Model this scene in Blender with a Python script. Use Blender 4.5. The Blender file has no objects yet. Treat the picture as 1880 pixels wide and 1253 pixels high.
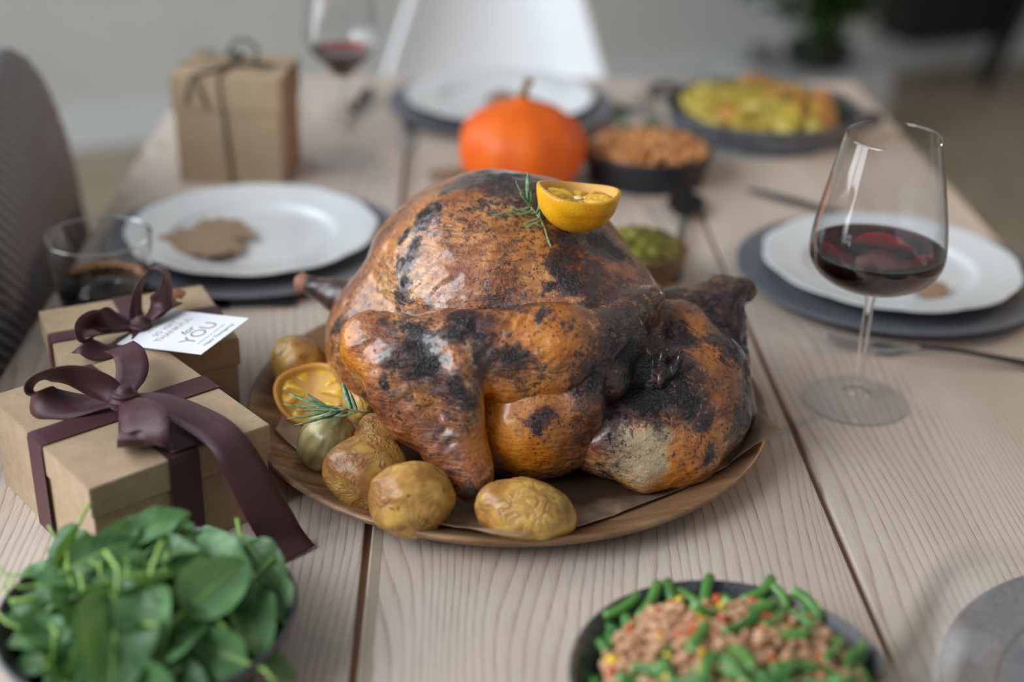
import bpy, bmesh, math, random
import numpy as np
from mathutils import Vector, Matrix, Euler, noise
from mathutils.bvhtree import BVHTree
random.seed(7); rng = np.random.default_rng(7)
C = bpy.context.scene.collection
SC = bpy.context.scene
T = 0.75                      # table top height; H = camera height above it
H = 0.585
R = math.radians

# ------------------------------------------------------------------ camera, world, lights
F_PX = 2581.0
pit, rol, yaw = R(26.19), R(1.48), R(2.6)
fwd = Vector((math.sin(yaw)*math.cos(pit), math.cos(yaw)*math.cos(pit), -math.sin(pit)))
rt0 = Vector((math.cos(yaw), -math.sin(yaw), 0)); up0 = rt0.cross(fwd)
rt = math.cos(rol)*rt0 + math.sin(rol)*up0
up = -math.sin(rol)*rt0 + math.cos(rol)*up0
cd = bpy.data.cameras.new('camera'); cam = bpy.data.objects.new('camera', cd); C.objects.link(cam)
EYE = Vector((0, 0, T+H))
cam.matrix_world = Matrix(((rt.x, up.x, -fwd.x, EYE.x), (rt.y, up.y, -fwd.y, EYE.y), (rt.z, up.z, -fwd.z, EYE.z), (0, 0, 0, 1)))
cd.sensor_width = 36; cd.lens = F_PX/1880*36; cd.clip_start = .02
cd.dof.use_dof = True; cd.dof.focus_distance = 1.06; cd.dof.aperture_fstop = 1.9
SC.camera = cam
SC.view_settings.view_transform = 'Standard'; SC.view_settings.look = 'None'
SC.view_settings.gamma = 1; SC.view_settings.exposure = 0; SC.view_settings.use_curve_mapping = False
w = bpy.data.worlds.new('world'); SC.world = w; w.use_nodes = True
w.node_tree.nodes['Background'].inputs[0].default_value = (.72, .80, .86, 1)
w.node_tree.nodes['Background'].inputs[1].default_value = .32

def area(name, loc, target, sx, sy, power, col):
    l = bpy.data.lights.new(name, 'AREA'); l.shape = 'RECTANGLE'; l.size = sx; l.size_y = sy; l.energy = power; l.color = col
    o = bpy.data.objects.new(name, l); C.objects.link(o); o.location = loc
    o.rotation_euler = (Vector(target)-Vector(loc)).to_track_quat('-Z', 'Y').to_euler(); return o
# three tall panes of a window on the left side of the room
for y in (-.75, 0.0):
    area('window_pane_light', (-1.9, y, T+1.5), (0, y+.45, T+.1), .66, 1.7, 35, (.90, .95, 1.0))
for y in (.74, 1.46):                                   # the next two panes reach down to the floor
    area('window_pane_light', (-1.9, y, T+.85), (0, y+.02, T+.55), .64, 2.7, 22, (.90, .95, 1.0))
area('window_pane_light', (-1.9, 2.2, T+1.3), (0, 1.6, T+.1), .66, 1.5, 14, (.88, .94, 1.0))
def bulb(loc, power, rad, col=(1, .62, .3)):
    l = bpy.data.lights.new('lamp_light', 'POINT'); l.energy = power; l.shadow_soft_size = rad; l.color = col
    o = bpy.data.objects.new('lamp_light', l); C.objects.link(o); o.location = loc
bulb((1.3, 1.75, T+.5), 12, .04)
bulb((1.25, .15, T+1.1), 2, .014, (1, .75, .5))
bulb((-.5, -.4, T+1.3), 2, .014, (1, .8, .6))

def ray(px, py):
    return (fwd + rt*((px-940)/F_PX) - up*((py-626.5)/F_PX))
def pz(px, py, z=0.0):        # pixel -> point on the horizontal plane z above the table (for reading positions off the photo)
    d = ray(px, py); k = (z-H)/d.z; return Vector((d.x*k, d.y*k, z))
def proj(p):
    d = Vector(p)-Vector((0, 0, H)); z = d.dot(fwd); return 940+F_PX*d.dot(rt)/z, 626.5-F_PX*d.dot(up)/z

# ------------------------------------------------------------------ material helpers
class NT:
    def __init__(s, name):
        s.m = bpy.data.materials.new(name); s.m.use_nodes = True; s.t = s.m.node_tree
        s.b = s.t.nodes['Principled BSDF']; s.out = s.t.nodes['Material Output']
    def n(s, typ, **kw):
        nd = s.t.nodes.new('ShaderNode'+typ)
        for k, v in kw.items():
            if k.startswith('_'): setattr(nd, k[1:], v)
            else:
                key = k.replace('__', ' ')
                s.put(nd.inputs[int(key[1:]) if key[0] == 'i' and key[1:].isdigit() else key], v)
        return nd
    def put(s, inp, v):
        if isinstance(v, bpy.types.NodeSocket): s.t.links.new(v, inp)
        elif isinstance(v, (tuple, list)) and len(v) == 3 and inp.type == 'RGBA': inp.default_value = (*v, 1)
        else: inp.default_value = v
    def set(s, **kw):
        for k, v in kw.items(): s.put(s.b.inputs[k.replace('_', ' ')], v)
        return s
    def co(s, kind='Object', scale=(1, 1, 1), loc=(0, 0, 0), rot=(0, 0, 0)):
        c = s.n('TexCoord'); return s.n('Mapping', Vector=c.outputs[kind], Scale=scale, Location=loc, Rotation=rot).outputs[0]
    def noise(s, vec, scale, detail=3, rough=.5, dist=0):
        return s.n('TexNoise', Vector=vec, Scale=scale, Detail=detail, Roughness=rough, Distortion=dist).outputs[0]
    def ramp(s, fac, *stops):
        r = s.n('ValToRGB', Fac=fac); e = r.color_ramp.elements
        while len(e) < len(stops): e.new(.5)
        for el, (p, c) in zip(e, stops):
            el.position = p; el.color = (c, c, c, 1) if isinstance(c, (int, float)) else (*c, 1)
        return r.outputs[0]
    def mix(s, f, a, b, mode='MIX'):
        m = s.n('Mix', _data_type='RGBA', _blend_type=mode); s.put(m.inputs[0], f); s.put(m.inputs[6], a); s.put(m.inputs[7], b); return m.outputs[2]
    def math(s, op, a, b=0.0, c=0.0):
        m = s.n('Math', _operation=op); s.put(m.inputs[0], a); s.put(m.inputs[1], b); s.put(m.inputs[2], c); return m.outputs[0]
    def attr(s, name): return s.n('Attribute', _attribute_name=name).outputs['Fac']
    def bump(s, h, dist, strength=1.0, prev=None):
        b = s.n('Bump', Height=h, Distance=dist, Strength=strength)
        if prev is not None: s.put(b.inputs['Normal'], prev)
        s.put(s.b.inputs['Normal'], b.outputs[0]); return b.outputs[0]
    def rand(s): return s.n('ObjectInfo').outputs['Random']

def lin(r, g, b):
    f = lambda v: ((v/255+.055)/1.055)**2.4 if v > 10 else v/255/12.92
    return (f(r), f(g), f(b))
def simple(name, col, rough=.5, **kw):
    m = NT(name); m.set(Base_Color=(*col, 1), Roughness=rough, **kw); return m.m

# wall
m = NT('painted wall'); n = m.noise(m.co(), 3, 4); m.set(Base_Color=m.ramp(n, (.3, lin(206, 207, 203)), (.7, lin(213, 214, 210))), Roughness=.85); m.bump(m.noise(m.co(), 90, 3), .001); M_WALL = m.m
M_BASE = simple('white skirting paint', lin(222, 226, 228), .45)
m = NT('floor boards'); v = m.co(scale=(6, .8, 1)); g = m.noise(v, 6, 6, .6, .6)
m.set(Base_Color=m.ramp(g, (.3, lin(150, 132, 110)), (.7, lin(190, 171, 146))), Roughness=.5); m.bump(g, .001); M_FLOOR = m.m

def wood_mat(name, c_light, c_mid, c_line, freq=120, warp=.35, rough=.5):
    m = NT(name)
    oi = m.n('ObjectInfo')
    off = m.n('CombineXYZ', X=m.math('MULTIPLY', oi.outputs['Random'], 7.3), Y=m.math('MULTIPLY', oi.outputs['Random'], 3.1), Z=0.0).outputs[0]
    tc = m.n('TexCoord').outputs['Object']
    p = m.n('VectorMath', _operation='ADD', i0=tc, i1=off).outputs[0]
    slow = m.noise(m.n('Mapping', Vector=p, Scale=(5.5, 1.1, 1)).outputs[0], 1.0, 2, .4)
    slow2 = m.noise(m.n('Mapping', Vector=p, Scale=(24, 5, 1)).outputs[0], 1.0, 2, .5)
    x = m.n('SeparateXYZ', Vector=p).outputs[0]
    ph = m.math('ADD', m.math('MULTIPLY', x, freq), m.math('ADD', m.math('MULTIPLY', slow, freq*warp), m.math('MULTIPLY', slow2, .7)))
    fr = m.math('FRACT', ph)                      # growth rings: light early wood, thin dark late wood
    ringc = m.ramp(fr, (0, 0.0), (.55, .08), (.8, .55), (.9, 1.0), (.96, .3), (1, 0.0))
    fib = m.noise(m.n('Mapping', Vector=p, Scale=(900, 22, 1)).outputs[0], 1.0, 3, .6)
    pores = m.ramp(fib, (.5, 0.0), (.68, 1.0))
    tone = m.noise(m.n('Mapping', Vector=p, Scale=(9, 1.5, 1)).outputs[0], 1.0, 3, .5)
    base = m.mix(m.ramp(tone, (.3, 0.0), (.7, 1.0)), c_light, c_mid)
    wob = m.noise(m.n('Mapping', Vector=p, Scale=(60, 14, 1)).outputs[0], 1.0, 2)
    k = m.math('MULTIPLY', ringc, m.math('MULTIPLY_ADD', wob, .9, .12))
    col = m.mix(m.math('MULTIPLY', k, .8), base, c_line)
    col = m.mix(m.math('MULTIPLY', pores, m.math('MULTIPLY_ADD', ringc, .4, .10)), col, tuple(a*.5 for a in c_line))
    m.set(Base_Color=col, Roughness=m.math('MULTIPLY_ADD', fib, .2, rough-.1))
    m.bump(m.math('SUBTRACT', 0.0, m.math('ADD', ringc, m.math('MULTIPLY', pores, .7))), .0003, .6)
    return m.m
M_ASH = wood_mat('limed ash', lin(214, 200, 188), lin(196, 180, 166), lin(140, 110, 88), 125, .22)
M_GAP = simple('raw ash edge', lin(150, 112, 84), .7)
M_STRIP = simple('pale rebate strip', lin(168, 152, 134), .55)
# dark wood platter
m = NT('acacia platter'); v = m.co(scale=(2.2, 22, 22)); g = m.noise(v, 3.2, 6, .6, .8); g2 = m.noise(m.co(scale=(1, 5, 5)), 5, 3)
c = m.ramp(g, (.3, lin(66, 44, 30)), (.48, lin(124, 88, 58)), (.7, lin(182, 142, 102)))
c = m.mix(m.ramp(g2, (.35, 0.0), (.65, .75)), c, lin(140, 108, 80)); m.set(Base_Color=c, Roughness=.4); m.bump(g, .0006, .6); M_PLAT = m.m
# kraft board
m = NT('kraft board'); a = m.noise(m.co(), 55, 6, .7); b = m.noise(m.co(scale=(1, 1, .3)), 900, 2)
m.set(Base_Color=m.mix(m.ramp(b, (.35, 0.0), (.75, .5)), m.ramp(a, (.3, lin(166, 142, 114)), (.7, lin(184, 160, 130))), lin(146, 120, 92)), Roughness=.75); m.bump(b, .0002, .5); M_KRAFT = m.m
M_KEDGE = simple('kraft cut edge', lin(214, 200, 178), .8)
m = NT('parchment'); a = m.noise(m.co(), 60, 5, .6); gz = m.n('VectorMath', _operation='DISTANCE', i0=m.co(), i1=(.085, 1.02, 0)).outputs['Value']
gr = m.ramp(m.math('ADD', gz, m.math('MULTIPLY_ADD', m.noise(m.co(), 22, 4, .6), .08, -.04)), (.135, 1.0), (.165, .0))  # dark shade around the turkey, painted into the parchment colour
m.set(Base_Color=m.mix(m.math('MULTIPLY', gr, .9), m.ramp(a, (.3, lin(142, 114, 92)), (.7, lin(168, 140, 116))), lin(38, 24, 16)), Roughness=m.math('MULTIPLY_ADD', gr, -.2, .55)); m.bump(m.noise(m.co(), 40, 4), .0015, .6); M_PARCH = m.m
# satin ribbon
m = NT('plum satin ribbon'); wv = m.n('TexCoord').outputs['UV']
th = m.noise(m.n('Mapping', Vector=wv, Scale=(30, 2400, 1)).outputs[0], 1.0, 2)
m.set(Base_Color=m.ramp(th, (.3, lin(62, 32, 37)), (.7, lin(80, 46, 51))), Roughness=.42, Anisotropic=.5, Sheen_Weight=.2, Sheen_Tint=(*lin(190, 150, 160), 1), Sheen_Roughness=.4)
m.bump(th, .0002, .4); M_RIB = m.m
# glass, liquids
m = NT('clear glass'); m.set(Base_Color=(1, 1, 1, 1), Roughness=0.0, IOR=1.5, Transmission_Weight=1.0); M_GLASS = m.m
m = NT('thin glass'); lw = m.n('LayerWeight', Blend=.5).outputs['Facing']
tr = m.n('BsdfTransparent', Color=m.ramp(lw, (0, (.985, .99, .99)), (.7, (.95, .955, .955)), (1, (.42, .44, .45)))); gl = m.n('BsdfGlossy', Color=(1, 1, 1), Roughness=.0)
mx = m.n('MixShader', Fac=m.math('MULTIPLY_ADD', m.math('POWER', lw, 3.6), .8, .045)); m.t.links.new(tr.outputs[0], mx.inputs[1]); m.t.links.new(gl.outputs[0], mx.inputs[2]); m.t.links.new(mx.outputs[0], m.out.inputs['Surface']); M_THIN = m.m
def liquid(name, col, dens):
    m = NT(name); m.set(Base_Color=(1, 1, 1, 1), Roughness=0.0, IOR=1.34, Transmission_Weight=1.0)
    va = m.n('VolumeAbsorption', Color=(*col, 1), Density=dens); m.t.links.new(va.outputs[0], m.out.inputs['Volume']); return m.m
M_WINE = liquid('red wine', (.87, .0, .02), 330)
M_COLA = liquid('dark cola', (.20, .06, .03), 120)
m = NT('white glazed porcelain'); m.set(Base_Color=(*lin(222, 226, 228), 1), Roughness=.16, Coat_Weight=.6, Coat_Roughness=.03); M_PORC = m.m
m = NT('matt grey stoneware'); a = m.noise(m.co(), 180, 4, .7); m.set(Base_Color=m.ramp(a, (.35, lin(96, 98, 105)), (.7, lin(122, 124, 131))), Roughness=.42); m.bump(a, .0003, .4); M_CHARG = m.m
m = NT('dark speckled glaze'); a = m.noise(m.co(), 260, 3, .8); m.set(Base_Color=m.ramp(a, (.4, lin(44, 44, 47)), (.62, lin(84, 84, 88)), (.78, lin(140, 140, 142))), Roughness=.38); m.bump(a, .0003, .5); M_DARKB = m.m
M_BLACKB = simple('black stoneware', lin(38, 38, 44), .5)
m = NT('zinc pan'); a = m.noise(m.co(), 40, 4, .6); m.set(Base_Color=m.ramp(a, (.3, lin(88, 92, 100)), (.7, lin(128, 132, 138))), Roughness=.42, Metallic=.6); M_PAN = m.m
M_STEEL = simple('brushed steel', (.62, .60, .57), .22, Metallic=1.0)
M_DSTEEL = simple('dark steel', (.07, .07, .075), .28, Metallic=1.0)
M_BLACK = simple('black plastic', lin(26, 28, 30), .4)
M_WPLAS = simple('white chair shell', lin(228, 231, 235), .35)
M_CLOG = simple('oiled beech', lin(176, 140, 100), .5)
M_TAG = simple('white tag card', lin(232, 233, 240), .7)
M_INK = simple('grey ink', lin(150, 140, 134), .8)
M_INKD = simple('dark grey ink', lin(96, 96, 104), .8)
M_TWINE = simple('dark waxed twine', lin(84, 76, 62), .8)
M_DLEAF = simple('dark dried leaf', lin(34, 42, 38), .6)
M_CORK = simple('brown card leaf', lin(150, 124, 100), .85)
M_BLK = simple('black paint', lin(14, 14, 15), .5)
# pumpkin
m = NT('pumpkin skin'); a = m.noise(m.co(), 22, 4); m.set(Base_Color=m.ramp(a, (.3, lin(226, 88, 2)), (.7, lin(240, 108, 6))), Roughness=.5); m.bump(m.noise(m.co(), 120, 3), .0006, .4); M_PUMP = m.m
M_PSTEM = simple('dry pumpkin stalk', lin(128, 100, 52), .8)
# potato skins
def potato_mat(name, c1, c2, c3):
    m = NT(name); v = m.co(); r_ = m.math('MULTIPLY', m.rand(), 9.0)
    v2 = m.n('VectorMath', _operation='ADD', i0=v, i1=m.n('CombineXYZ', X=r_, Y=r_, Z=r_).outputs[0]).outputs[0]
    a = m.noise(v2, 26, 4, .55, .4); b = m.noise(v2, 90, 5, .7); s_ = m.n('TexVoronoi', Vector=v2, Scale=230).outputs[0]
    c = m.mix(m.ramp(a, (.44, 0.0), (.62, .9)), c1, c2)
    wr = m.n('TexNoise', Vector=v2, Scale=60, Detail=4, Roughness=.55, Distortion=1.2).outputs[0]
    wl = m.ramp(wr, (.40, 0.0), (.48, 1.0), (.56, 0.0))
    patch = m.ramp(m.noise(v2, 14, 2), (.42, 0.0), (.58, 1.0))
    wl = m.math('MULTIPLY', wl, patch)
    c = m.mix(m.math('MULTIPLY', wl, .3), c, c3)
    c = m.mix(m.ramp(m.noise(v2, 150, 2), (.66, 0.0), (.74, .8)), c, lin(84, 56, 30))
    m.set(Base_Color=c, Roughness=m.math('MULTIPLY_ADD', b, .35, .18), Coat_Weight=.3, Coat_Roughness=.25, Subsurface_Weight=.12, Subsurface_Scale=.006, Subsurface_Radius=(1, .5, .2))
    n1 = m.bump(m.math('SUBTRACT', 0.0, wl), .0012, .7); m.bump(b, .0005, .5, n1); return m.m
M_POT = potato_mat('roast potato skin', lin(208, 164, 84), lin(156, 104, 44), lin(104, 62, 30))
M_POT2 = potato_mat('roast red flecked potato skin', lin(182, 140, 62), lin(140, 92, 48), lin(110, 54, 52))
m = NT('roast onion'); v = m.co(scale=(1, 1, .16)); a = m.noise(v, 130, 3); b = m.noise(m.co(), 30, 3)
m.set(Base_Color=m.mix(m.ramp(b, (.5, 0.0), (.7, .8)), m.ramp(a, (.35, lin(150, 138, 88)), (.65, lin(204, 190, 140))), lin(110, 66, 34)), Roughness=.25, Subsurface_Weight=.2, Subsurface_Scale=.006); m.bump(a, .0006, .5); M_ONION = m.m
# lemon
m = NT('lemon peel'); a = m.noise(m.co(), 40, 3); p = m.n('TexVoronoi', Vector=m.co(), Scale=480).outputs[0]
m.set(Base_Color=m.ramp(a, (.35, lin(222, 146, 6)), (.65, lin(240, 182, 14))), Roughness=.35, Subsurface_Weight=.15, Subsurface_Scale=.006); m.bump(p, .0005, .35); M_PEEL = m.m
m = NT('orange lemon peel'); a = m.noise(m.co(), 40, 3)
m.set(Base_Color=m.ramp(a, (.35, lin(196, 104, 6)), (.65, lin(228, 150, 20))), Roughness=.35, Subsurface_Weight=.15, Subsurface_Scale=.006); m.bump(m.n('TexVoronoi', Vector=m.co(), Scale=480).outputs[0], .0005, .35); M_PEEL2 = m.m
M_PITH = simple('roast pith', lin(214, 164, 84), .6, Subsurface_Weight=.2, Subsurface_Scale=.004)
m = NT('lemon pulp'); a = m.noise(m.co(), 140, 4, .6, .6); m.set(Base_Color=m.ramp(a, (.3, lin(208, 148, 28)), (.55, lin(232, 184, 60)), (.75, lin(246, 226, 150))), Roughness=.18, Subsurface_Weight=.4, Subsurface_Scale=.006); m.bump(a, .0014, .8); M_PULP = m.m
M_CORE = simple('lemon core', lin(246, 232, 180), .5)
m = NT('rosemary needle'); uv = m.n('TexCoord').outputs['Object']; a = m.noise(m.co(), 300, 2); m.set(Base_Color=m.ramp(a, (.3, lin(76, 116, 78)), (.7, lin(142, 176, 138))), Roughness=.45); M_ROSE = m.m
M_RSTEM = simple('rosemary stem', lin(140, 142, 96), .6)
# leaf materials
def leaf_mat(name, c1, c2, cv):
    m = NT(name); uv = m.n('TexCoord').outputs['UV']; s_ = m.n('SeparateXYZ', Vector=uv); u, v = s_.outputs[0], s_.outputs[1]
    av = m.math('ABSOLUTE', v)
    mid = m.ramp(av, (0, 1.0), (.07, .5), (.14, 0.0))
    fr = m.math('FRACT', m.math('MULTIPLY_ADD', av, -1.5, m.math('MULTIPLY', u, 6.0)))
    lat = m.ramp(fr, (0, 0.0), (.44, 0.0), (.5, .8), (.56, 0.0), (1, 0.0))
    vein = m.math('MAXIMUM', mid, m.math('MULTIPLY', lat, .5))
    a = m.noise(m.co(), 60, 3); rd = m.rand()
    c = m.mix(m.ramp(m.math('MULTIPLY_ADD', rd, .7, m.math('MULTIPLY', a, .4)), (.2, 0.0), (.8, 1.0)), c1, c2)
    c = m.mix(m.math('MULTIPLY', vein, .65), c, cv)
    m.set(Base_Color=c, Roughness=.42, Subsurface_Weight=.0)
    tr = m.n('BsdfTranslucent', Color=m.mix(.5, c, lin(150, 190, 60))); mx = m.n('MixShader', Fac=.22)
    m.t.links.new(m.b.outputs[0], mx.inputs[1]); m.t.links.new(tr.outputs[0], mx.inputs[2]); m.t.links.new(mx.outputs[0], m.out.inputs['Surface'])
    m.bump(m.math('ADD', m.math('MULTIPLY', vein, -1.0), m.math('MULTIPLY', a, .9)), .0012, .7); return m.m
M_SPIN = leaf_mat('spinach leaf', lin(50, 92, 46), lin(104, 148, 96), lin(150, 180, 96))
M_STALK = simple('spinach stalk', lin(132, 168, 78), .4, Subsurface_Weight=.1, Subsurface_Scale=.003)
m = NT('green bean'); a = m.noise(m.co(), 60, 3); m.set(Base_Color=m.mix(m.ramp(m.rand(), (0, 0.0), (1, 1.0)), m.ramp(a, (.3, lin(44, 98, 40)), (.7, lin(72, 128, 56))), lin(92, 140, 64)), Roughness=.32, Subsurface_Weight=.1, Subsurface_Scale=.003); M_BEAN = m.m
M_BEANIN = simple('cut bean end', lin(150, 190, 120), .5)
def crumble(name, stops, sc=110, rough=.5):
    m = NT(name); a = m.noise(m.co(), sc, 3, .6); m.set(Base_Color=m.ramp(a, *stops), Roughness=rough); m.bump(m.noise(m.co(), 700, 3), .0006, .7); return m.m
M_MINCE = crumble('fried mince', ((.3, lin(140, 98, 66)), (.5, lin(192, 146, 108)), (.7, lin(220, 182, 146))))
M_STEW = crumble('baked bean stew', ((.3, lin(150, 84, 36)), (.5, lin(196, 132, 72)), (.7, lin(220, 168, 118))), 60, .3)
M_GUAC = crumble('green pea mash', ((.3, lin(74, 72, 12)), (.52, lin(112, 106, 24)), (.72, lin(160, 150, 62))), 80, .4)
M_GRAT = crumble('potato wedge', ((.3, lin(138, 116, 26)), (.46, lin(184, 158, 54)), (.6, lin(206, 188, 92)), (.72, lin(170, 100, 34))), 34, .4)
M_GRAT2 = crumble('browned potato wedge', ((.3, lin(158, 92, 30)), (.55, lin(198, 136, 58)), (.78, lin(196, 176, 70))), 34, .4)
M_CORN = simple('corn', lin(232, 186, 48), .3); M_PEP = simple('red pepper', lin(198, 76, 34), .35)
M_HERB = simple('green herb', lin(66, 100, 44), .5)
m = NT('brown wooden bowl'); g = m.noise(m.co(scale=(1, 1, 8)), 20, 4); m.set(Base_Color=m.ramp(g, (.3, lin(96, 64, 44)), (.7, lin(142, 100, 72))), Roughness=.45); M_BOWLW = m.m
# knit throw; shade in the rib grooves is painted as a darker grey
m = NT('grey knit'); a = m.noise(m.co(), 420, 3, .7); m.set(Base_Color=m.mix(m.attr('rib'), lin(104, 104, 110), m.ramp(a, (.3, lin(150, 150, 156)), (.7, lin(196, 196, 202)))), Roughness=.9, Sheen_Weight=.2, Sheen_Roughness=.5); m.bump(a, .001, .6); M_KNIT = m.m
M_GREENP = leaf_mat('houseplant leaf', lin(22, 46, 18), lin(48, 82, 32), lin(80, 110, 50))
M_DSTALK = simple('dark plant stem', lin(44, 74, 30), .5)
M_DPOT = simple('dark green glass pot', lin(26, 34, 20), .3)
M_PALE = simple('painted plinth', lin(186, 188, 190), .5)
# turkey skin
def skin_mat(name):
    m = NT(name); v = m.co()
    ch = m.attr('char_and_shade'); go = m.attr('gold'); pa = m.attr('pale')
    n1 = m.noise(v, 20, 4, .6, .5); n2 = m.noise(v, 75, 6, .72, .3); n3 = m.noise(v, 300, 4, .75)
    st = m.n('Mapping', Vector=v, Scale=(.8, 1.2, 4.6), Rotation=(0, R(28), 0)).outputs[0]
    wr = m.n('TexNoise', Vector=st, Scale=66, Detail=2, Roughness=.5, Distortion=.5).outputs[0]
    base = m.ramp(n1, (.28, lin(114, 58, 26)), (.43, lin(164, 94, 44)), (.57, lin(202, 136, 72)), (.72, lin(224, 176, 118)))
    base = m.mix(m.math('MULTIPLY', m.ramp(wr, (.40, 1.0), (.54, 0.0)), .45), base, lin(112, 50, 24))
    gold = m.ramp(n2, (.3, lin(146, 70, 8)), (.5, lin(204, 118, 16)), (.75, lin(230, 164, 56)))
    base = m.mix(m.ramp(m.math('ADD', go, m.math('MULTIPLY_ADD', n1, .5, -.25)), (.25, 0.0), (.7, 1.0)), base, gold)
    pale = m.ramp(n1, (.3, lin(140, 116, 78)), (.7, lin(186, 166, 130)))
    base = m.mix(m.ramp(m.math('ADD', pa, m.math('MULTIPLY_ADD', n2, .4, -.2)), (.3, 0.0), (.6, 1.0)), base, pale)
    # purple-brown browning blotches
    br = m.math('ADD', m.math('MULTIPLY', n2, .9), m.math('MULTIPLY_ADD', ch, .5, m.math('MULTIPLY', n3, .22)))
    br = m.math('SUBTRACT', br, m.math('MULTIPLY', m.math('ADD', go, pa), .12))
    base = m.mix(m.ramp(br, (.55, 0.0), (.70, .9)), base, lin(62, 30, 26))
    # black specks and burnt crust
    ck = m.math('ADD', m.math('MULTIPLY', m.noise(v, 110, 5, .75, .4), 1.0), m.math('MULTIPLY_ADD', ch, .36, m.math('MULTIPLY', n3, .16)))
    crust = m.ramp(ck, (.77, 0.0), (.86, 1.0))
    sp = m.n('TexVoronoi', Vector=m.n('VectorMath', _operation='ADD', i0=v, i1=m.n('VectorMath', _operation='SCALE', i0=m.n('TexNoise', Vector=v, Scale=200.0).outputs[1], Scale=.004).outputs[0]).outputs[0], Scale=210).outputs[0]
    spk = m.math('MULTIPLY', m.ramp(sp, (.16, 1.0), (.26, 0.0)), m.ramp(m.noise(v, 45, 3), (.42, 0.0), (.56, 1.0)))
    fl = m.math('ADD', m.noise(v, 190, 4, .7, .6), m.math('MULTIPLY_ADD', ch, .22, m.math('MULTIPLY', m.noise(v, 32, 2), .45)))
    fl = m.math('SUBTRACT', fl, m.math('MULTIPLY', m.math('ADD', go, pa), .10))
    base = m.mix(m.ramp(fl, (.76, 0.0), (.86, .9)), base, lin(54, 30, 34))
    dark = m.math('MAXIMUM', crust, m.math('MULTIPLY', spk, .85))
    base = m.mix(dark, base, m.ramp(n3, (.4, lin(20, 17, 18)), (.8, lin(52, 44, 46))))
    m.set(Base_Color=base, Roughness=m.math('ADD', m.math('MULTIPLY_ADD', n3, .26, .12), m.math('MULTIPLY', dark, .25)), Coat_Weight=m.math('MULTIPLY_ADD', dark, -.7, .9), Coat_Roughness=.2, Specular_IOR_Level=.6,
          Subsurface_Weight=.06, Subsurface_Scale=.008, Subsurface_Radius=(1, .4, .15))
    b1 = m.bump(m.math('MULTIPLY', wr, m.math('MULTIPLY_ADD', m.math('MULTIPLY', m.ramp(m.noise(v, 24, 2), (.38, 0.0), (.6, 1.0)), m.math('SUBTRACT', 1.0, m.math('MINIMUM', go, .9))), .8, .2)), .0034, .85); b2 = m.bump(n2, .0026, .7, b1); b3 = m.bump(n3, .0013, .8, b2)
    m.bump(m.math('MULTIPLY', crust, m.noise(v, 420, 3)), .004, .9, b3); return m.m
M_SKIN = skin_mat('roast turkey skin')
M_BONE = simple('drumstick bone', lin(150, 100, 80), .6)

# ------------------------------------------------------------------ object helpers
def obj(name, verts, faces, mat, parent=None, smooth=True, loc=None, uv=None, attrs=None):
    me = bpy.data.meshes.new(name); me.from_pydata([tuple(v) for v in verts], [], [tuple(f) for f in faces]); me.update()
    if smooth: me.polygons.foreach_set('use_smooth', [True]*len(me.polygons))
    if uv is not None:
        l = me.uv_layers.new(name='UVMap'); vi = np.empty(len(me.loops), int); me.loops.foreach_get('vertex_index', vi)
        l.data.foreach_set('uv', np.asarray(uv, dtype=np.float32)[vi].ravel())
    for k, a in (attrs or {}).items():
        me.attributes.new(k, 'FLOAT', 'POINT').data.foreach_set('value', np.asarray(a, dtype=np.float32))
    me.materials.append(mat); o = bpy.data.objects.new(name, me); C.objects.link(o)
    if parent is not None: o.parent = parent
    if loc is not None: o.location = loc
    return o
def from_bm(name, bm, mat, parent=None, smooth=True, loc=None):
    me = bpy.data.meshes.new(name); bm.to_mesh(me); bm.free()
    if smooth: me.polygons.foreach_set('use_smooth', [True]*len(me.polygons))
    me.materials.append(mat); o = bpy.data.objects.new(name, me); C.objects.link(o)
    if parent is not None: o.parent = parent
    if loc is not None: o.location = loc
    return o
def tag(o, label, cat, group=None, kind=None):
    o['label'] = label; o['category'] = cat
    if group: o['group'] = group
    if kind: o['kind'] = kind
    return o
def thing(name, label, cat, loc=(0, 0, 0), rz=0, group=None):
    o = bpy.data.objects.new(name, None); C.objects.link(o); o.location = loc; o.rotation_euler = (0, 0, rz); o.empty_display_size = .02
    return tag(o, label, cat, group)
def dup(root, loc=None, rot=None, scale=None, label=None, group=None):
    r = root.copy(); C.objects.link(r)
    if loc is not None: r.location = loc
    if rot is not None: r.rotation_euler = rot
    if scale is not None: r.scale = scale
    if label: r['label'] = label
    if group: r['group'] = group
    for ch in list(root.children):
        c = ch.copy(); C.objects.link(c); c.parent = r
        for g in ch.children:
            d = g.copy(); C.objects.link(d); d.parent = c
    return r
def struct(o, kind='structure'): o['kind'] = kind; return o
def lathe(prof, seg=64, wob=None):
    V = []; Fc = []
    for (r, z) in prof:
        for k in range(seg):
            a = 2*math.pi*k/seg; rr = r*(wob(a, r, z) if wob else 1); V.append((rr*math.cos(a), rr*math.sin(a), z))
    for i in range(len(prof)-1):
        for k in range(seg):
            a, b = i*seg+k, i*seg+(k+1) % seg; Fc.append((a, b, b+seg, a+seg))
    return V, Fc
def cap(V, Fc, ring0, seg, flip=False):
    c = np.mean([V[i] for i in range(ring0, ring0+seg)], axis=0); V.append(tuple(c)); ci = len(V)-1
    for k in range(seg):
        t = (ring0+k, ring0+(k+1) % seg, ci); Fc.append(t[::-1] if flip else t)
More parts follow.
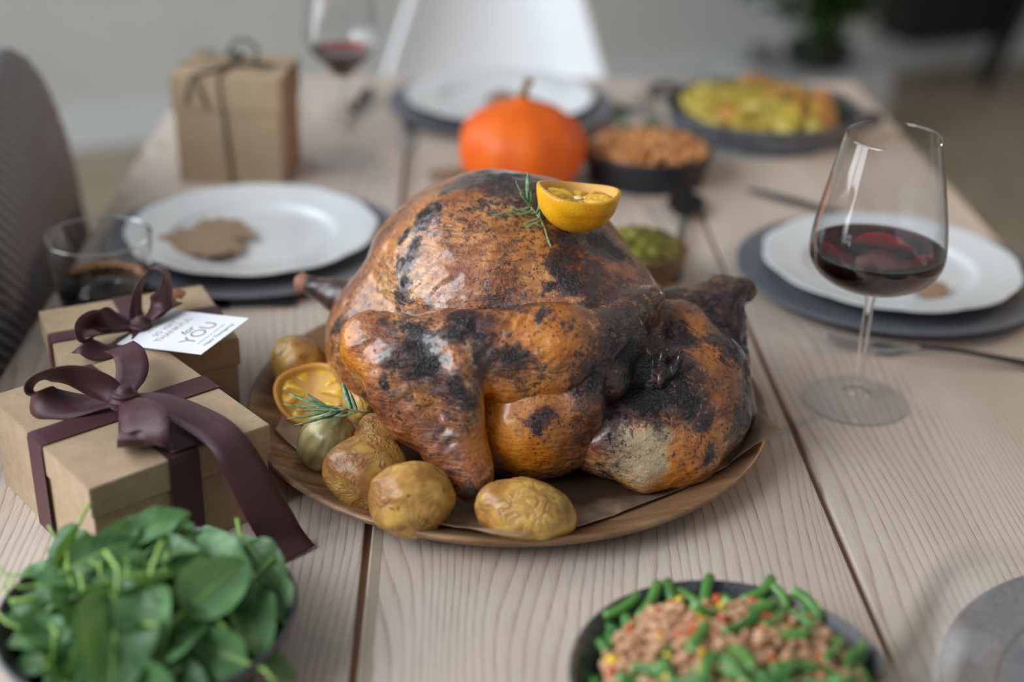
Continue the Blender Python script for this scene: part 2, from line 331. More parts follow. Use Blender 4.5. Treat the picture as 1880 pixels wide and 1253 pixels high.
def smooth_prof(pts, n=6):     # Catmull-Rom through profile points
    out = []
    P = [np.array(p, float) for p in pts]
    for i in range(len(P)-1):
        p0, p1, p2, p3 = P[max(i-1, 0)], P[i], P[i+1], P[min(i+2, len(P)-1)]
        for k in range(n):
            t = k/n; out.append(.5*((2*p1)+(-p0+p2)*t+(2*p0-5*p1+4*p2-p3)*t*t+(-p0+3*p1-3*p2+p3)*t**3))
    out.append(P[-1]); return out
def tube(pts, rad, seg=8, capped=True):
    P = [Vector(p) for p in pts]; V = []; Fc = []; n = len(P)
    rad = [rad]*n if isinstance(rad, (int, float)) else list(rad)
    prev = None
    for i, p in enumerate(P):
        t = (P[min(i+1, n-1)]-P[max(i-1, 0)]).normalized()
        if prev is None: prev = t.orthogonal().normalized()
        a = (prev-t*prev.dot(t)).normalized(); b = t.cross(a); prev = a
        for k in range(seg):
            th = 2*math.pi*k/seg; V.append(tuple(p+(a*math.cos(th)+b*math.sin(th))*rad[i]))
    for i in range(n-1):
        for k in range(seg):
            a, b = i*seg+k, i*seg+(k+1) % seg; Fc.append((a, b, b+seg, a+seg))
    if capped: cap(V, Fc, 0, seg, True); cap(V, Fc, (n-1)*seg, seg)
    return V, Fc
def join(*parts):
    V = []; Fc = []
    for v, f in parts:
        o = len(V); V += list(v); Fc += [tuple(i+o for i in q) for q in f]
    return V, Fc
def box_bm(sx, sy, sz, bev=.001, segs=2, c=(0, 0, 0)):
    bm = bmesh.new(); bmesh.ops.create_cube(bm, size=1)
    bmesh.ops.transform(bm, verts=bm.verts, matrix=Matrix.Translation(c) @ Matrix.Diagonal((sx, sy, sz, 1)))
    if bev: bmesh.ops.bevel(bm, geom=bm.edges[:], offset=bev, segments=segs, affect='EDGES', profile=.6)
    return bm
def vnoise(P, sc, seed=0):     # vectorised smooth 3-D value noise in -1..1
    g = np.random.default_rng(seed).uniform(-1, 1, (32, 32, 32)); Q = np.asarray(P)*sc+7.3*seed
    i = np.floor(Q).astype(int); f = Q-i; f = f*f*(3-2*f); out = 0
    for dx in (0, 1):
        for dy in (0, 1):
            for dz in (0, 1):
                wgt = (f[:, 0] if dx else 1-f[:, 0])*(f[:, 1] if dy else 1-f[:, 1])*(f[:, 2] if dz else 1-f[:, 2])
                out = out+wgt*g[(i[:, 0]+dx) % 32, (i[:, 1]+dy) % 32, (i[:, 2]+dz) % 32]
    return out
def icos(sub=4):
    bm = bmesh.new(); bmesh.ops.create_icosphere(bm, subdivisions=sub, radius=1)
    V = np.array([v.co[:] for v in bm.verts]); Fc = [tuple(v.index for v in f.verts) for f in bm.faces]; bm.free(); return V, Fc
ICO4, ICO5, ICO1, ICO2 = icos(4), icos(5), icos(1), icos(2)

# ------------------------------------------------------------------ the room
fl = from_bm('floor', box_bm(12, 12, .04, 0, c=(0, 2, -.02)), M_FLOOR, smooth=False); struct(fl)
wa = math.atan2(4.897-3.996, 1.503+.955)
wdir = Vector((math.cos(wa), math.sin(wa), 0)); wn = Vector((-wdir.y, wdir.x, 0)); w0 = Vector((.27, 4.446, 0))
wl = from_bm('wall_back', box_bm(10, .1, 2.8, 0, c=(0, .07, 1.4)), M_WALL, smooth=False, loc=w0); wl.rotation_euler = (0, 0, wa); struct(wl)
bb = from_bm('baseboard_back', box_bm(10, .02, .11, .004, c=(0, .01, .055)), M_BASE, smooth=False, loc=w0); bb.rotation_euler = (0, 0, wa); struct(bb)

# ------------------------------------------------------------------ table
XL, XR, Y0, Y1, G1, G2 = -.399, .613, -.45, 2.10, -.063, .286
tb = thing('dining_table', 'long pale limed-ash table of three wide planks under the whole meal', 'table', ((XL+XR)/2, (Y0+Y1)/2, 0))
ox, oy = (XL+XR)/2, (Y0+Y1)/2
for (a, b) in ((XL, G1-.0028), (G1+.0028, G2-.0028), (G2+.0028, XR)):
    from_bm('plank', box_bm(b-a, Y1-Y0, .028, .0016, 2, c=(0, 0, -.014)), M_ASH, tb, smooth=False, loc=((a+b)/2-ox, 0, T))
for g in (G1, G2):
    from_bm('joint_strip', box_bm(.03, Y1-Y0-.01, .012, 0, c=(0, 0, -.022)), M_GAP, tb, smooth=False, loc=(g-ox, 0, T+.0095))
from_bm('joint_strip', box_bm(.0075, Y1-Y0-.02, .004, .0004, 1, c=(0, 0, -.002)), M_STRIP, tb, smooth=False, loc=(G1+.0078-ox, 0, T+.0003))
for sx in (-1, 1):
    for sy in (-1, 1):
        from_bm('leg', box_bm(.07, .07, T-.028, .004, 2, c=(0, 0, (T-.028)/2)), M_ASH, tb, smooth=False, loc=(sx*(.43), sy*(1.12), 0))
for sx in (-1, 1): from_bm('apron', box_bm(.022, 2.16, .08, .002, 1, c=(0, 0, T-.07)), M_ASH, tb, smooth=False, loc=(sx*.43, 0, 0))
for sy in (-1, 1): from_bm('apron', box_bm(.78, .022, .08, .002, 1, c=(0, 0, T-.07)), M_ASH, tb, smooth=False, loc=(0, sy*1.12, 0))

def onT(v, dz=0): return Vector((v[0], v[1], T+dz))

# ------------------------------------------------------------------ place settings
def charger(loc, label):
    pr = smooth_prof([(.0, .006), (.06, .006), (.115, .006), (.125, .008), (.150, .0125), (.1565, .0145)], 4)
    pr += [np.array(p) for p in [(.1585, .0140), (.1583, .0118)]] + smooth_prof([(.150, .0085), (.125, .002), (.11, 0), (.05, 0), (.0, 0)], 3)
    V, Fc = lathe(pr, 96); return tag(obj('charger_plate', V, Fc, M_CHARG, loc=loc), label, 'plate', 'grey charger plates')
def dinner_plate(loc, label, rz=0):
    def wob(a, r, z): return 1+ (.022*abs(math.cos(6*a+.3))-.011 if r > .11 else 0)*min(1, (r-.11)/.02 if r > .11 else 0)
    pr = smooth_prof([(.0, .0055), (.05, .0055), (.078, .006), (.086, .009), (.090, .0125), (.105, .0150), (.122, .0185), (.1305, .0200)], 4)
    pr += [np.array(p) for p in [(.1318, .0193), (.1306, .0180)]] + smooth_prof([(.12, .0150), (.095, .0105), (.085, .004), (.078, .0), (.06, .0015), (.0, .0015)], 3)
    V, Fc = lathe(pr, 144, wob); o = obj('dinner_plate', V, Fc, M_PORC, loc=loc); o.rotation_euler = (0, 0, rz)
    return tag(o, label, 'plate', 'white dinner plates')
MAPLE = [(0, .0), (.012, -.10), (.0, -.42), (.03, -.42), (.06, -.14), (.28, -.34), (.26, -.22), (.52, -.24), (.46, -.12), (.62, -.02), (.50, .06), (.66, .22), (.48, .22), (.46, .32), (.30, .24), (.34, .52), (.22, .48), (.12, .72)]
def card_leaf(name, loc, label, s=.05, rz=0, mat=None, tilt=(0, 0)):
    pts = MAPLE+[(-x, y) for x, y in MAPLE[::-1][0:]]
    bm = bmesh.new(); out = []
    for x, y in pts:
        if out and (Vector((x, y))-Vector(out[-1])).length < 1e-4: continue
        out.append((x, y))
    if (Vector(out[0])-Vector(out[-1])).length < 1e-4: out.pop()
    vs = [bm.verts.new((x*s, y*s, 0)) for x, y in out]; f = bm.faces.new(vs); bmesh.ops.triangulate(bm, faces=[f])
    bmesh.ops.subdivide_edges(bm, edges=bm.edges[:], cuts=2)
    for v in bm.verts: v.co.z = .0025*math.sin(v.co.x*60)+.002*math.cos(v.co.y*70)+.0045
    r = bmesh.ops.extrude_face_region(bm, geom=bm.faces[:]); bmesh.ops.translate(bm, verts=[e for e in r['geom'] if isinstance(e, bmesh.types.BMVert)], vec=(0, 0, .0012))
    bmesh.ops.recalc_face_normals(bm, faces=bm.faces[:])
    o = from_bm(name, bm, mat or M_CORK, smooth=False, loc=loc); o.rotation_euler = (tilt[0], tilt[1], rz); return tag(o, label, 'paper leaf', 'brown card leaves')
S_L, S_R, S_B, S_F = (-.216, 1.412), (.453, 1.337), (.062, 1.925), (.458, .648)
charger(onT(S_L), 'grey charger plate under the white plate beside the drink tumbler'); dinner_plate(onT(S_L, .0062), 'white scalloped dinner plate beside the tumbler, large leaf on its left', .2)
charger(onT(S_R), 'grey charger plate under the white plate behind the red wine glass'); dinner_plate(onT(S_R, .0062), 'white scalloped dinner plate behind the large red wine glass', .1)
charger(onT(S_B), 'grey charger plate in front of the white chair'); dinner_plate(onT(S_B, .0062), 'white dinner plate in front of the white chair', 0)
charger(onT(S_F), 'dark grey charger plate seen through the blurred foreground glass')
card_leaf('card_leaf', onT(pz(404, 444, .015), .0065+.0085), 'large brown card maple leaf on the plate beside the tumbler', .088, 1.75)
card_leaf('card_leaf', onT(pz(925, 183, .015), .0065+.004), 'brown card leaf on the white plate by the white chair', .068, -1.4)
card_leaf('card_leaf', onT(pz(1716, 538, .015), .0062+.005), 'small brown card leaf on plate behind the wine glass', .033, 1.2)
card_leaf('card_leaf', onT(pz(824, 326, 0), -.002), 'brown card leaf lying on table beside the orange pumpkin', .04, .8)

# ------------------------------------------------------------------ glassware
def wine_glass(loc, label, prof, foot_r, stem_top, level, wine_mat=M_WINE, group=None, seg=72):
    t = thing('wine_glass', label, 'wine glass', (loc[0], loc[1], loc[2]+.0004), 0, group)
    # foot
    fp = [(0, 0), (foot_r*.9, 0), (foot_r, .0008), (foot_r, .0016), (foot_r*.7, .003), (foot_r*.35, .0055), (.0075, .010), (.0046, .018)]
    V, Fc = lathe(smooth_prof(fp, 3), seg); obj('foot', V, Fc, M_THIN, t)
    V, Fc = lathe([(.0046, .018), (.0040, .03), (.0037, .05), (.0038, stem_top-.015), (.0046, stem_top-.006)], 24); obj('stem', V, Fc, M_GLASS, t)
    outer = smooth_prof([(.0046, stem_top-.006)]+prof, 5); th = .0008
    inner = []
    for i, p in enumerate(outer):
        if p[1] < prof[0][1]+.0005: continue
        a = outer[max(i-1, 0)]; b = outer[min(i+1, len(outer)-1)]; d = b-a; nn = np.array([-d[1], d[0]])/max(np.hypot(*d), 1e-9)
        q = p+nn*th
        if q[0] > .0005: inner.append(q)
    inner = inner[::-1]; inner.append(np.array([0.0, inner[-1][1]-.0002]))
    V, Fc = lathe(list(outer)+inner, seg); obj('bowl', V, Fc, M_THIN, t)
    if level:
        wp = [p for p in inner if p[1] < level]; top = np.interp(level, [p[1] for p in inner[::-1]], [p[0] for p in inner[::-1]])
        ws = [np.array([0, level])]+[np.array([top*.97, level]), np.array([top+.0003, level+.0006])]+[p+np.array([.0003, -.0001]) for p in wp]
        V, Fc = lathe(ws, seg); obj('wine', V, [f[::-1] for f in Fc], wine_mat, t)
    return t
PA = [(.014, .1095), (.030, .1135), (.045, .1215), (.0535, .132), (.0560, .144), (.0540, .165), (.0490, .192), (.0430, .220), (.0378, .243)]
PB = [(.010, .108), (.020, .119), (.031, .130), (.0405, .140), (.0460, .150), (.0470, .160), (.0440, .185), (.0390, .215), (.0350, .240)]
wine_glass(onT((.351, 1.072)), 'large half-full red wine glass standing beside the turkey platter', PA, .0450, .110, .1445)
wine_glass(onT((-.140, 1.707)), 'cone-bottomed red wine glass beside the tall kraft box', PB, .0430, .108, .1405)
wine_glass(onT((.232, .455)), 'blurred foreground glass in front of the grey charger', PA, .0450, .110, None)
# tumbler
tu = thing('drink_tumbler', 'short glass tumbler with dark drink behind the gift boxes', 'tumbler', onT((-.333, 1.232)))
op = smooth_prof([(0, 0), (.034, 0), (.0375, .003), (.0395, .012), (.0445, .045), (.0485, .082), (.0490, .0852)], 4)
ip = smooth_prof([(.0472, .0852), (.0464, .080), (.0424, .045), (.0375, .014), (.034, .0095), (0, .009)], 4)
V, Fc = lathe(op+ip, 72); obj('glass_wall', V, Fc, M_GLASS, tu)
ri = lambda z: np.interp(z, [.0095, .014, .045, .080], [.034, .0375, .0424, .0464])
lv = .040; V, Fc = lathe([(0, lv), (ri(lv)+.0002, lv+.0004), (ri(.03)+.0002, .03), (ri(.014)+.0002, .014), (.0342, .0094), (0, .0089)], 72)
obj('dark_drink', V, [f[::-1] for f in Fc], M_COLA, tu)
V, Fc = [], []
for k in range(46):
    a = R(20)+k*R(2.9); rr = .0355+.004*random.random()
    v, f = ICO1; s = .0016+.0022*random.random(); o_ = len(V)
    V += [(rr*math.cos(a)+p[0]*s*1.6, rr*math.sin(a)+p[1]*s*1.6, lv+.001+p[2]*s*.6) for p in v]; Fc += [tuple(i+o_ for i in q) for q in f]
fo = obj('foam', V, Fc, simple('brown foam', lin(170, 120, 78), .6), tu); fo['kind'] = 'stuff'

# ------------------------------------------------------------------ platter, parchment
PC = Vector((.045, 1.036, 0))
pr = smooth_prof([(0, .010), (.10, .010), (.155, .0105), (.185, .0145), (.205, .0215), (.2125, .0245)], 4)+[np.array(p) for p in [(.2155, .0240), (.2160, .0215)]]+smooth_prof([(.209, .015), (.192, .006), (.165, .0005), (.15, 0), (0, 0)], 4)
V, Fc = lathe(pr, 128); tag(obj('serving_platter', V, Fc, M_PLAT, loc=onT(PC)), 'round dark wooden serving platter carrying the roast turkey', 'platter')
def ztop(x, y):       # platter surface height under a point
    r = math.hypot(x-PC.x, y-PC.y); return float(np.interp(r, [0, .155, .185, .205, .2125, .2155, .25], [.010, .0105, .0145, .0215, .0245, .0245, .020]))
cs = [pz(1436, 800, .032), pz(960, 1008, .024), pz(800, 985, .02), pz(500, 800, .024), pz(600, 620, .02), pz(1150, 620, .02)]
# sheet of parchment: irregular polygon sampled on a grid
poly = [Vector((p.x, p.y)) for p in (pz(1436, 800, .030), pz(1300, 870, .022), pz(1150, 930, .02), pz(960, 1001, .026), pz(905, 1003, .024), pz(790, 975, .018), pz(640, 905, .015), pz(505, 790, .02), pz(560, 660, .02))]+[Vector((-.03, 1.20)), Vector((.16, 1.205)), Vector((.235, 1.10)), Vector((.25, 1.0))]
bm = bmesh.new(); vs = [bm.verts.new((p.x, p.y, 0)) for p in poly]; f = bm.faces.new(vs)
bmesh.ops.triangulate(bm, faces=[f]); 
for _ in range(4): bmesh.ops.subdivide_edges(bm, edges=bm.edges[:], cuts=1, use_grid_fill=True)
for v in bm.verts:
    nz = noise.noise(v.co*22)*.0022+noise.noise(v.co*60)*.0008; r = math.hypot(v.co.x-PC.x, v.co.y-PC.y)
    v.co.z = ztop(v.co.x, v.co.y)+.0016+abs(nz)+max(0, r-.20)*.25+(.0 if r < .2 else .002)
r = bmesh.ops.extrude_face_region(bm, geom=bm.faces[:]); bmesh.ops.translate(bm, verts=[e for e in r['geom'] if isinstance(e, bmesh.types.BMVert)], vec=(0, 0, .0003))
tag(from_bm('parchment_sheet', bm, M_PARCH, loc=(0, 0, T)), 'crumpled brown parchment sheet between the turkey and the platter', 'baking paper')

# ------------------------------------------------------------------ implicit-surface modelling for the turkey
def smin(a, b, k):
    h = np.clip(.5+.5*(b-a)/k, 0, 1); return b+(a-b)*h-k*h*(1-h)
def ell(P, c, r, rot=None):
    q = P-np.array(c, dtype=np.float32)
    if rot is not None: q = q @ np.array(Euler([R(a) for a in rot]).to_matrix(), dtype=np.float32)
    r = np.array(r, dtype=np.float32); k0 = np.linalg.norm(q/r, axis=-1); k1 = np.linalg.norm(q/(r*r), axis=-1)+1e-9
    return k0*(k0-1)/k1
def cap_(P, a, b, ra, rb):
    a = np.array(a, dtype=np.float32); b = np.array(b, dtype=np.float32); d = b-a
    t = np.clip(((P-a)@d)/(d@d), 0, 1); return np.linalg.norm(P-a-t[..., None]*d, axis=-1)-(ra+(rb-ra)*t)
def surfnet(fn, lo, hi, h):
    ax = [np.arange(l, u+h, h, dtype=np.float32) for l, u in zip(lo, hi)]
    G = np.stack(np.meshgrid(*ax, indexing='ij'), -1); Fv = fn(G).astype(np.float32); S = Fv < 0
    n = np.array(S.shape)-1
    acc = np.zeros((*n, 3), np.float32); cnt = np.zeros(n, np.float32)
    def sl(o): return tuple(slice(o[i], o[i]+n[i]) for i in range(3))
    cor = [(i, j, k) for i in (0, 1) for j in (0, 1) for k in (0, 1)]
    for a in cor:
        for d in range(3):
            if a[d]: continue
            b = list(a); b[d] = 1; fa, fb = Fv[sl(a)], Fv[sl(b)]; cr = (fa < 0) != (fb < 0)
            t = np.where(cr, fa/(fa-fb+1e-20), 0); p = np.zeros((*n, 3), np.float32); p[..., :] = a; p[..., d] = t
            acc += np.where(cr[..., None], p, 0); cnt += cr
    act = cnt > 0; idx = -np.ones(n, int); idx[act] = np.arange(act.sum())
    base = np.argwhere(act); V = (base+acc[act]/cnt[act][:, None])*h+np.array(lo)
    quads = []
    for d in range(3):
        e1, e2 = [(1, 2), (2, 0), (0, 1)][d]
        s0 = [slice(None)]*3; s1 = [slice(None)]*3; s0[d] = slice(0, -1); s1[d] = slice(1, None)
        A, B = S[tuple(s0)], S[tuple(s1)]; ch = A != B; E = np.argwhere(ch); inside = A[ch]
        ok = (E[:, e1] > 0) & (E[:, e2] > 0) & (E[:, e1] < n[e1]) & (E[:, e2] < n[e2]); E = E[ok]; inside = inside[ok]
        def c(o1, o2):
            q = E.copy(); q[:, e1] -= o1; q[:, e2] -= o2; return idx[q[:, 0], q[:, 1], q[:, 2]]
        Q = np.stack([c(1, 1), c(0, 1), c(0, 0), c(1, 0)], 1); Q[~inside] = Q[~inside][:, ::-1]; quads.append(Q)
    return V, np.concatenate(quads)
def vert_normals(V, Q):
    a, b, c, d = (V[Q[:, i]] for i in range(4)); fn = np.cross(c-a, d-b); N = np.zeros_like(V)
    for i in range(4): np.add.at(N, Q[:, i], fn)
    return N/(np.linalg.norm(N, axis=1, keepdims=True)+1e-12)
def A(px, py, Y):
    d = ray(px, py); k = Y/d.y; return (d.x*k, Y, H+d.z*k)

# sizes and places below are metres above the table, read off the photo at believable depths
def f_body(P):
    d = ell(P, (.036, 1.080, .094), (.117, .118, .106))                       # breast dome
    d = smin(d, ell(P, (.098, 1.025, .080), (.078, .100, .078), (0, 12, 0)), .022)  # shoulder side of the breast
    d = smin(d, ell(P, (-.048, 1.06, .066), (.060, .080, .058)), .016)          # left thigh flank
    d = smin(d, ell(P, (.06, 1.12, .055), (.14, .12, .05)), .02)
    d = smin(d, ell(P, (.060, .942, .062), (.052, .052, .054)), .012)           # round bulge under the wing
    d = smin(d, ell(P, (.030, .960, .055), (.05, .045, .045)), .015)
    for a, b, ra, rb in (((.150, .985, .138), (.112, .945, .118), .012, .020), ((.112, .945, .118), (.096, .922, .085), .020, .018), ((.096, .922, .085), (.094, .925, .045), .018, .016)):
        d = smin(d, cap_(P, a, b, ra, rb), .014)                              # fold of skin sweeping down beside the neck
    cav = ell(P, (.146, .920, .090), (.032, .052, .036), (0, 0, -12))          # burnt hollow at the neck
    d = -smin(-d, cav, .010)
    d = np.maximum(d, .012-P[..., 2])
    return d
def f_wing(P):
    el = (-.060, .938, .119)
    d = cap_(P, el, (.000, .928, .120), .022, .028)
    d = smin(d, cap_(P, (.000, .928, .120), (.070, .930, .122), .029, .030), .010)
    d = smin(d, cap_(P, (.070, .930, .122), (.125, .955, .118), .030, .022), .012)
    d = smin(d, cap_(P, (.04, .918, .102), (.115, .935, .095), .020, .018), .010)
    f = cap_(P, el, (.012, .880, .036), .024, .015)
    f = smin(f, ell(P, (-.026, .912, .088), (.034, .017, .048), (0, -28, 0)), .010)
    f = smin(f, cap_(P, (.004, .902, .116), (.014, .888, .045), .015, .012), .014)
    return smin(d, f, .008)
def f_neck(P):
    d = ell(P, (.140, .945, .045), (.062, .048, .038), (0, 0, 8))
    d = smin(d, ell(P, (.175, .965, .06), (.04, .045, .045)), .015)
    return d
def f_flap(P):
    pts = [(.150, 1.03, .098, .020), (.180, 1.01, .094, .023), (.204, .985, .075, .027), (.202, .955, .052, .028), (.178, .925, .036, .023), (.145, .905, .027, .013)]
    d = None
    for a, b in zip(pts[:-1], pts[1:]):
        c = cap_(P, a[:3], b[:3], a[3], b[3]); d = c if d is None else smin(d, c, .012)
    return np.maximum(smin(d, f_neck(P), .02), .0135-P[..., 2])
def f_rwing(P):
    d = cap_(P, (.165, 1.045, .094), (.214, 1.06, .094), .022, .023)
    d = smin(d, cap_(P, (.222, 1.068, .104), (.242, 1.072, .106), .018, .010), .008)
    d = smin(d, cap_(P, (.216, 1.050, .085), (.228, .985, .034), .024, .013), .012)
    d = smin(d, cap_(P, (.200, 1.030, .080), (.219, .980, .045), .022, .018), .012)
    return np.maximum(d, .018-P[..., 2])
def f_drum(P):
    d = cap_(P, (-.045, 1.10, .070), (-.100, 1.125, .072), .034, .015)
    d = smin(d, cap_(P, (-.100, 1.125, .072), (-.128, 1.135, .078), .011, .0095), .012)
    return d
def f_charred(P):      # burnt neck stump and ragged meat inside the hollow
    d = ell(P, (.144, .965, .088), (.026, .028, .028))
    for i in range(26):
        a = rng_c[i]; d = smin(d, ell(P, (.144+a[0]*.028, .944+a[1]*.010, .086+a[2]*.028), (.006+.003*a[3], .006, .010+.004*a[0]), (40*a[1], 30*a[2], 0)), .004)
    return d
rng_c = np.random.default_rng(3).uniform(-1, 1, (26, 4))

SPL = dict(char_and_shade=[], gold=[], pale=[])
def splat(kind, *items):
    for px, py, r, s in items: SPL[kind].append((px, py, r, s))
# (photo pixel, radius in metres, strength) - each is dropped on the meat where that sight line meets it, then spreads over the surface in 3-D
splat('char_and_shade', (870, 330, .022, .5), (925, 322, .03, .75), (980, 345, .028, .7), (830, 345, .014, .4), (700, 410, .008, .8), (745, 430, .006, .8), (785, 395, .011, .75), (770, 420, .007, .8), (762, 455, .006, .9), (748, 475, .009, .9), (745, 510, .006, .9), (740, 540, .006, .8),
      (1050, 440, .016, .7), (1100, 440, .022, .95), (1120, 455, .016, 1), (1035, 470, .012, .7), (1020, 490, .009, 1), (1048, 520, .014, 1.1), (1045, 505, .010, 1), (1010, 525, .006, .9), (1090, 560, .014, .5), (1150, 540, .02, .5), (1190, 560, .018, .4), (1140, 600, .02, .6), (1085, 500, .014, .5),
      (760, 610, .010, .9), (775, 640, .014, 1.1), (790, 670, .012, 1.1), (770, 680, .009, 1), (745, 600, .008, .8), (700, 595, .006, .8), (860, 590, .014, 1.0), (870, 610, .009, 1), (845, 730, .012, .9), (830, 715, .01, .8), (720, 660, .008, .7), (740, 680, .006, .7), (705, 700, .006, .8), (830, 620, .010, .7),
      (900, 640, .016, .5), (940, 655, .014, .6), (880, 680, .014, .5), (960, 560, .02, .6), (1000, 575, .014, .55), (1030, 600, .01, .4), (1100, 700, .02, .8), (1080, 720, .014, .7), (860, 770, .014, .4), (985, 780, .009, .9), (1000, 765, .007, .9),
      (1180, 640, .035, 1.1), (1240, 660, .02, .9), (1250, 620, .018, .8), (1120, 740, .02, .7), (1110, 800, .025, .35), (1090, 860, .03, .25), (590, 600, .014, .7), (570, 580, .012, .6), (1260, 730, .016, .9), (1290, 780, .008, .8), (1300, 840, .007, .9), (1330, 600, .02, .6), (1300, 560, .02, .6), (1340, 640, .018, .6), (1360, 560, .02, .6), (1375, 700, .02, .8), (1375, 780, .02, .7), (1300, 620, .01, .5),  # two weak spots low beside the neck are shade painted through char
      (860, 900, .014, .45), (800, 800, .012, .3), (620, 600, .008, .5), (660, 640, .008, .4))
splat('gold', (800, 360, .03, .5), (720, 440, .02, .6), (1000, 590, .026, 1.0), (1020, 620, .02, 1.0), (960, 600, .018, .7), (895, 760, .028, 1.0), (920, 800, .032, 1.0), (960, 840, .03, .9), (1010, 840, .03, .6), (1000, 720, .02, .5), (1270, 600, .018, .9), (1300, 650, .018, .8), (1330, 720, .022, .5), (1280, 820, .026, .6), (1230, 880, .025, .8), (630, 660, .03, .9), (650, 690, .02, .8), (690, 600, .015, .3), (820, 660, .012, .6), (1150, 580, .02, .3), (900, 500, .03, .2), (1000, 450, .03, .35), (940, 470, .03, .25), (700, 800, .01, .3))
splat('pale', (870, 490, .016, .35), (800, 500, .02, .3), (990, 540, .014, .3), (858, 640, .0055, 1.0), (865, 670, .0055, 1.0), (872, 700, .005, 1.0), (850, 625, .004, .8), (810, 645, .010, .3), (870, 770, .009, .7), (1160, 820, .026, .75), (1200, 800, .014, .9), (1205, 840, .016, .9), (1185, 870, .024, .7), (1140, 860, .026, .6), (1100, 870, .022, .5))
turkey = thing('roast_turkey', 'whole roast turkey with charred glossy skin on the wooden platter', 'turkey', (.04, 1.05, T+.012))
OFF = np.array([.04, 1.05, .012])
parts = [('body', f_body, (-.15, .86, 0), (.26, 1.26, .25)), ('wing', f_wing, (-.12, .84, 0), (.17, 1.0, .19)), 
         ('neck_skin', f_flap, (.05, .86, 0), (.27, 1.06, .16)), ('wing', f_rwing, (.15, .93, 0), (.31, 1.12, .16)), ('drumstick', f_drum, (-.16, 1.03, .01), (.01, 1.17, .13)), ('charred_neck', f_charred, (.09, .88, .04), (.21, 1.01, .15))]
meshes = []
for nm, fn, lo, hi in parts:
    V, Q = surfnet(fn, lo, hi, .0022 if nm != 'body' else .0024)
    N = vert_normals(V, Q)
    # folds of the skin: broad lumps plus diagonal wrinkles strongest on breast flank and wing
    lump = .0022*vnoise(V, 30, 1)+.0012*vnoise(V, 62, 2)
    st = V @ np.array([[.8, .0, .6], [0, 1, 0], [-.6, 0, .8]]).T*np.array([.55, .8, 2.0])
    wr = vnoise(st+.01*np.stack([vnoise(V, 30, 5)]*3, 1), 110, 3); wr = 1-np.abs(wr)*2
    msk = np.clip(vnoise(V, 18, 8)+.45, 0, 1)
    k = {'body': .0007, 'wing': .0014, 'neck_skin': .0008, 'drumstick': .0008, 'charred_neck': .002}[nm]
    V = V+N*(lump+k*wr*msk+.0004*vnoise(V, 220, 4))[:, None]
    meshes.append((nm, V, Q))
bigV = np.concatenate([m_[1] for m_ in meshes]); off = 0; bigF = []
for nm, V, Q in meshes: bigF += (Q+off).tolist(); off += len(V)
bvh = BVHTree.FromPolygons([Vector(v) for v in bigV], bigF)
eye = Vector((0, 0, H)); hits = {k: [] for k in SPL}
for k, L in SPL.items():
    for px, py, r_, s_ in L:
        h_ = bvh.ray_cast(eye, ray(px, py).normalized())
        if h_[0] is not None: hits[k].append((np.array(h_[0]), r_, s_))
def surface_at(px, py):
    h_ = bvh.ray_cast(eye, ray(px, py).normalized()); return h_[0], h_[1]
for nm, V, Q in meshes:
    at = {}
    warp = V+.005*np.stack([vnoise(V, 90, 11), vnoise(V, 90, 12), vnoise(V, 90, 13)], 1)+.0025*np.stack([vnoise(V, 240, 14), vnoise(V, 240, 15), vnoise(V, 240, 16)], 1)
    for k in SPL:
        a = np.zeros(len(V))
        for c_, r_, s_ in hits[k]:
            d2 = ((warp-c_)**2).sum(1)/(r_*r_); a = np.maximum(a, s_*np.exp(-d2*1.1)) if k != 'gold' else np.maximum(a, s_*np.exp(-d2*.8))
        at[k] = a
    if nm == 'charred_neck': at['char_and_shade'] = .8+.7*vnoise(V, 60, 21); at['gold'] = .1+.5*vnoise(V, 50, 24); at['pale'] = -.1+.8*vnoise(V, 75, 25)
    if nm == 'body' or nm == 'neck_skin': at['char_and_shade'] = np.maximum(at['char_and_shade'], np.exp(-((V-np.array([.146, .94, .090]))**2).sum(1)/.0010)*1.3)  # char in the neck hollow paints its shade as well as the burning
    if nm == 'drumstick': at['char_and_shade'] = np.maximum(at['char_and_shade'], .45+.3*vnoise(V, 60, 26))
    if nm == 'wing' and V[:, 0].mean() > .15: at['char_and_shade'] = np.maximum(at['char_and_shade'], .22+.3*vnoise(V, 40, 22))
    o = obj(nm, V-OFF, Q, M_SKIN, turkey, attrs=at)
    if nm == 'charred_neck': o['label'] = 'blackened neck stump'
dr = [c for c in turkey.children if c.name.startswith('drumstick')][0]
V, Fc = tube([(-.122, 1.134, .077), (-.130, 1.137, .079), (-.137, 1.139, .081), (-.140, 1.140, .081)], [.0075, .0085, .0095, .005], 14)
V = [tuple(np.array(v)-OFF) for v in V]; obj('knuckle_bone', V, Fc, M_BONE, dr)

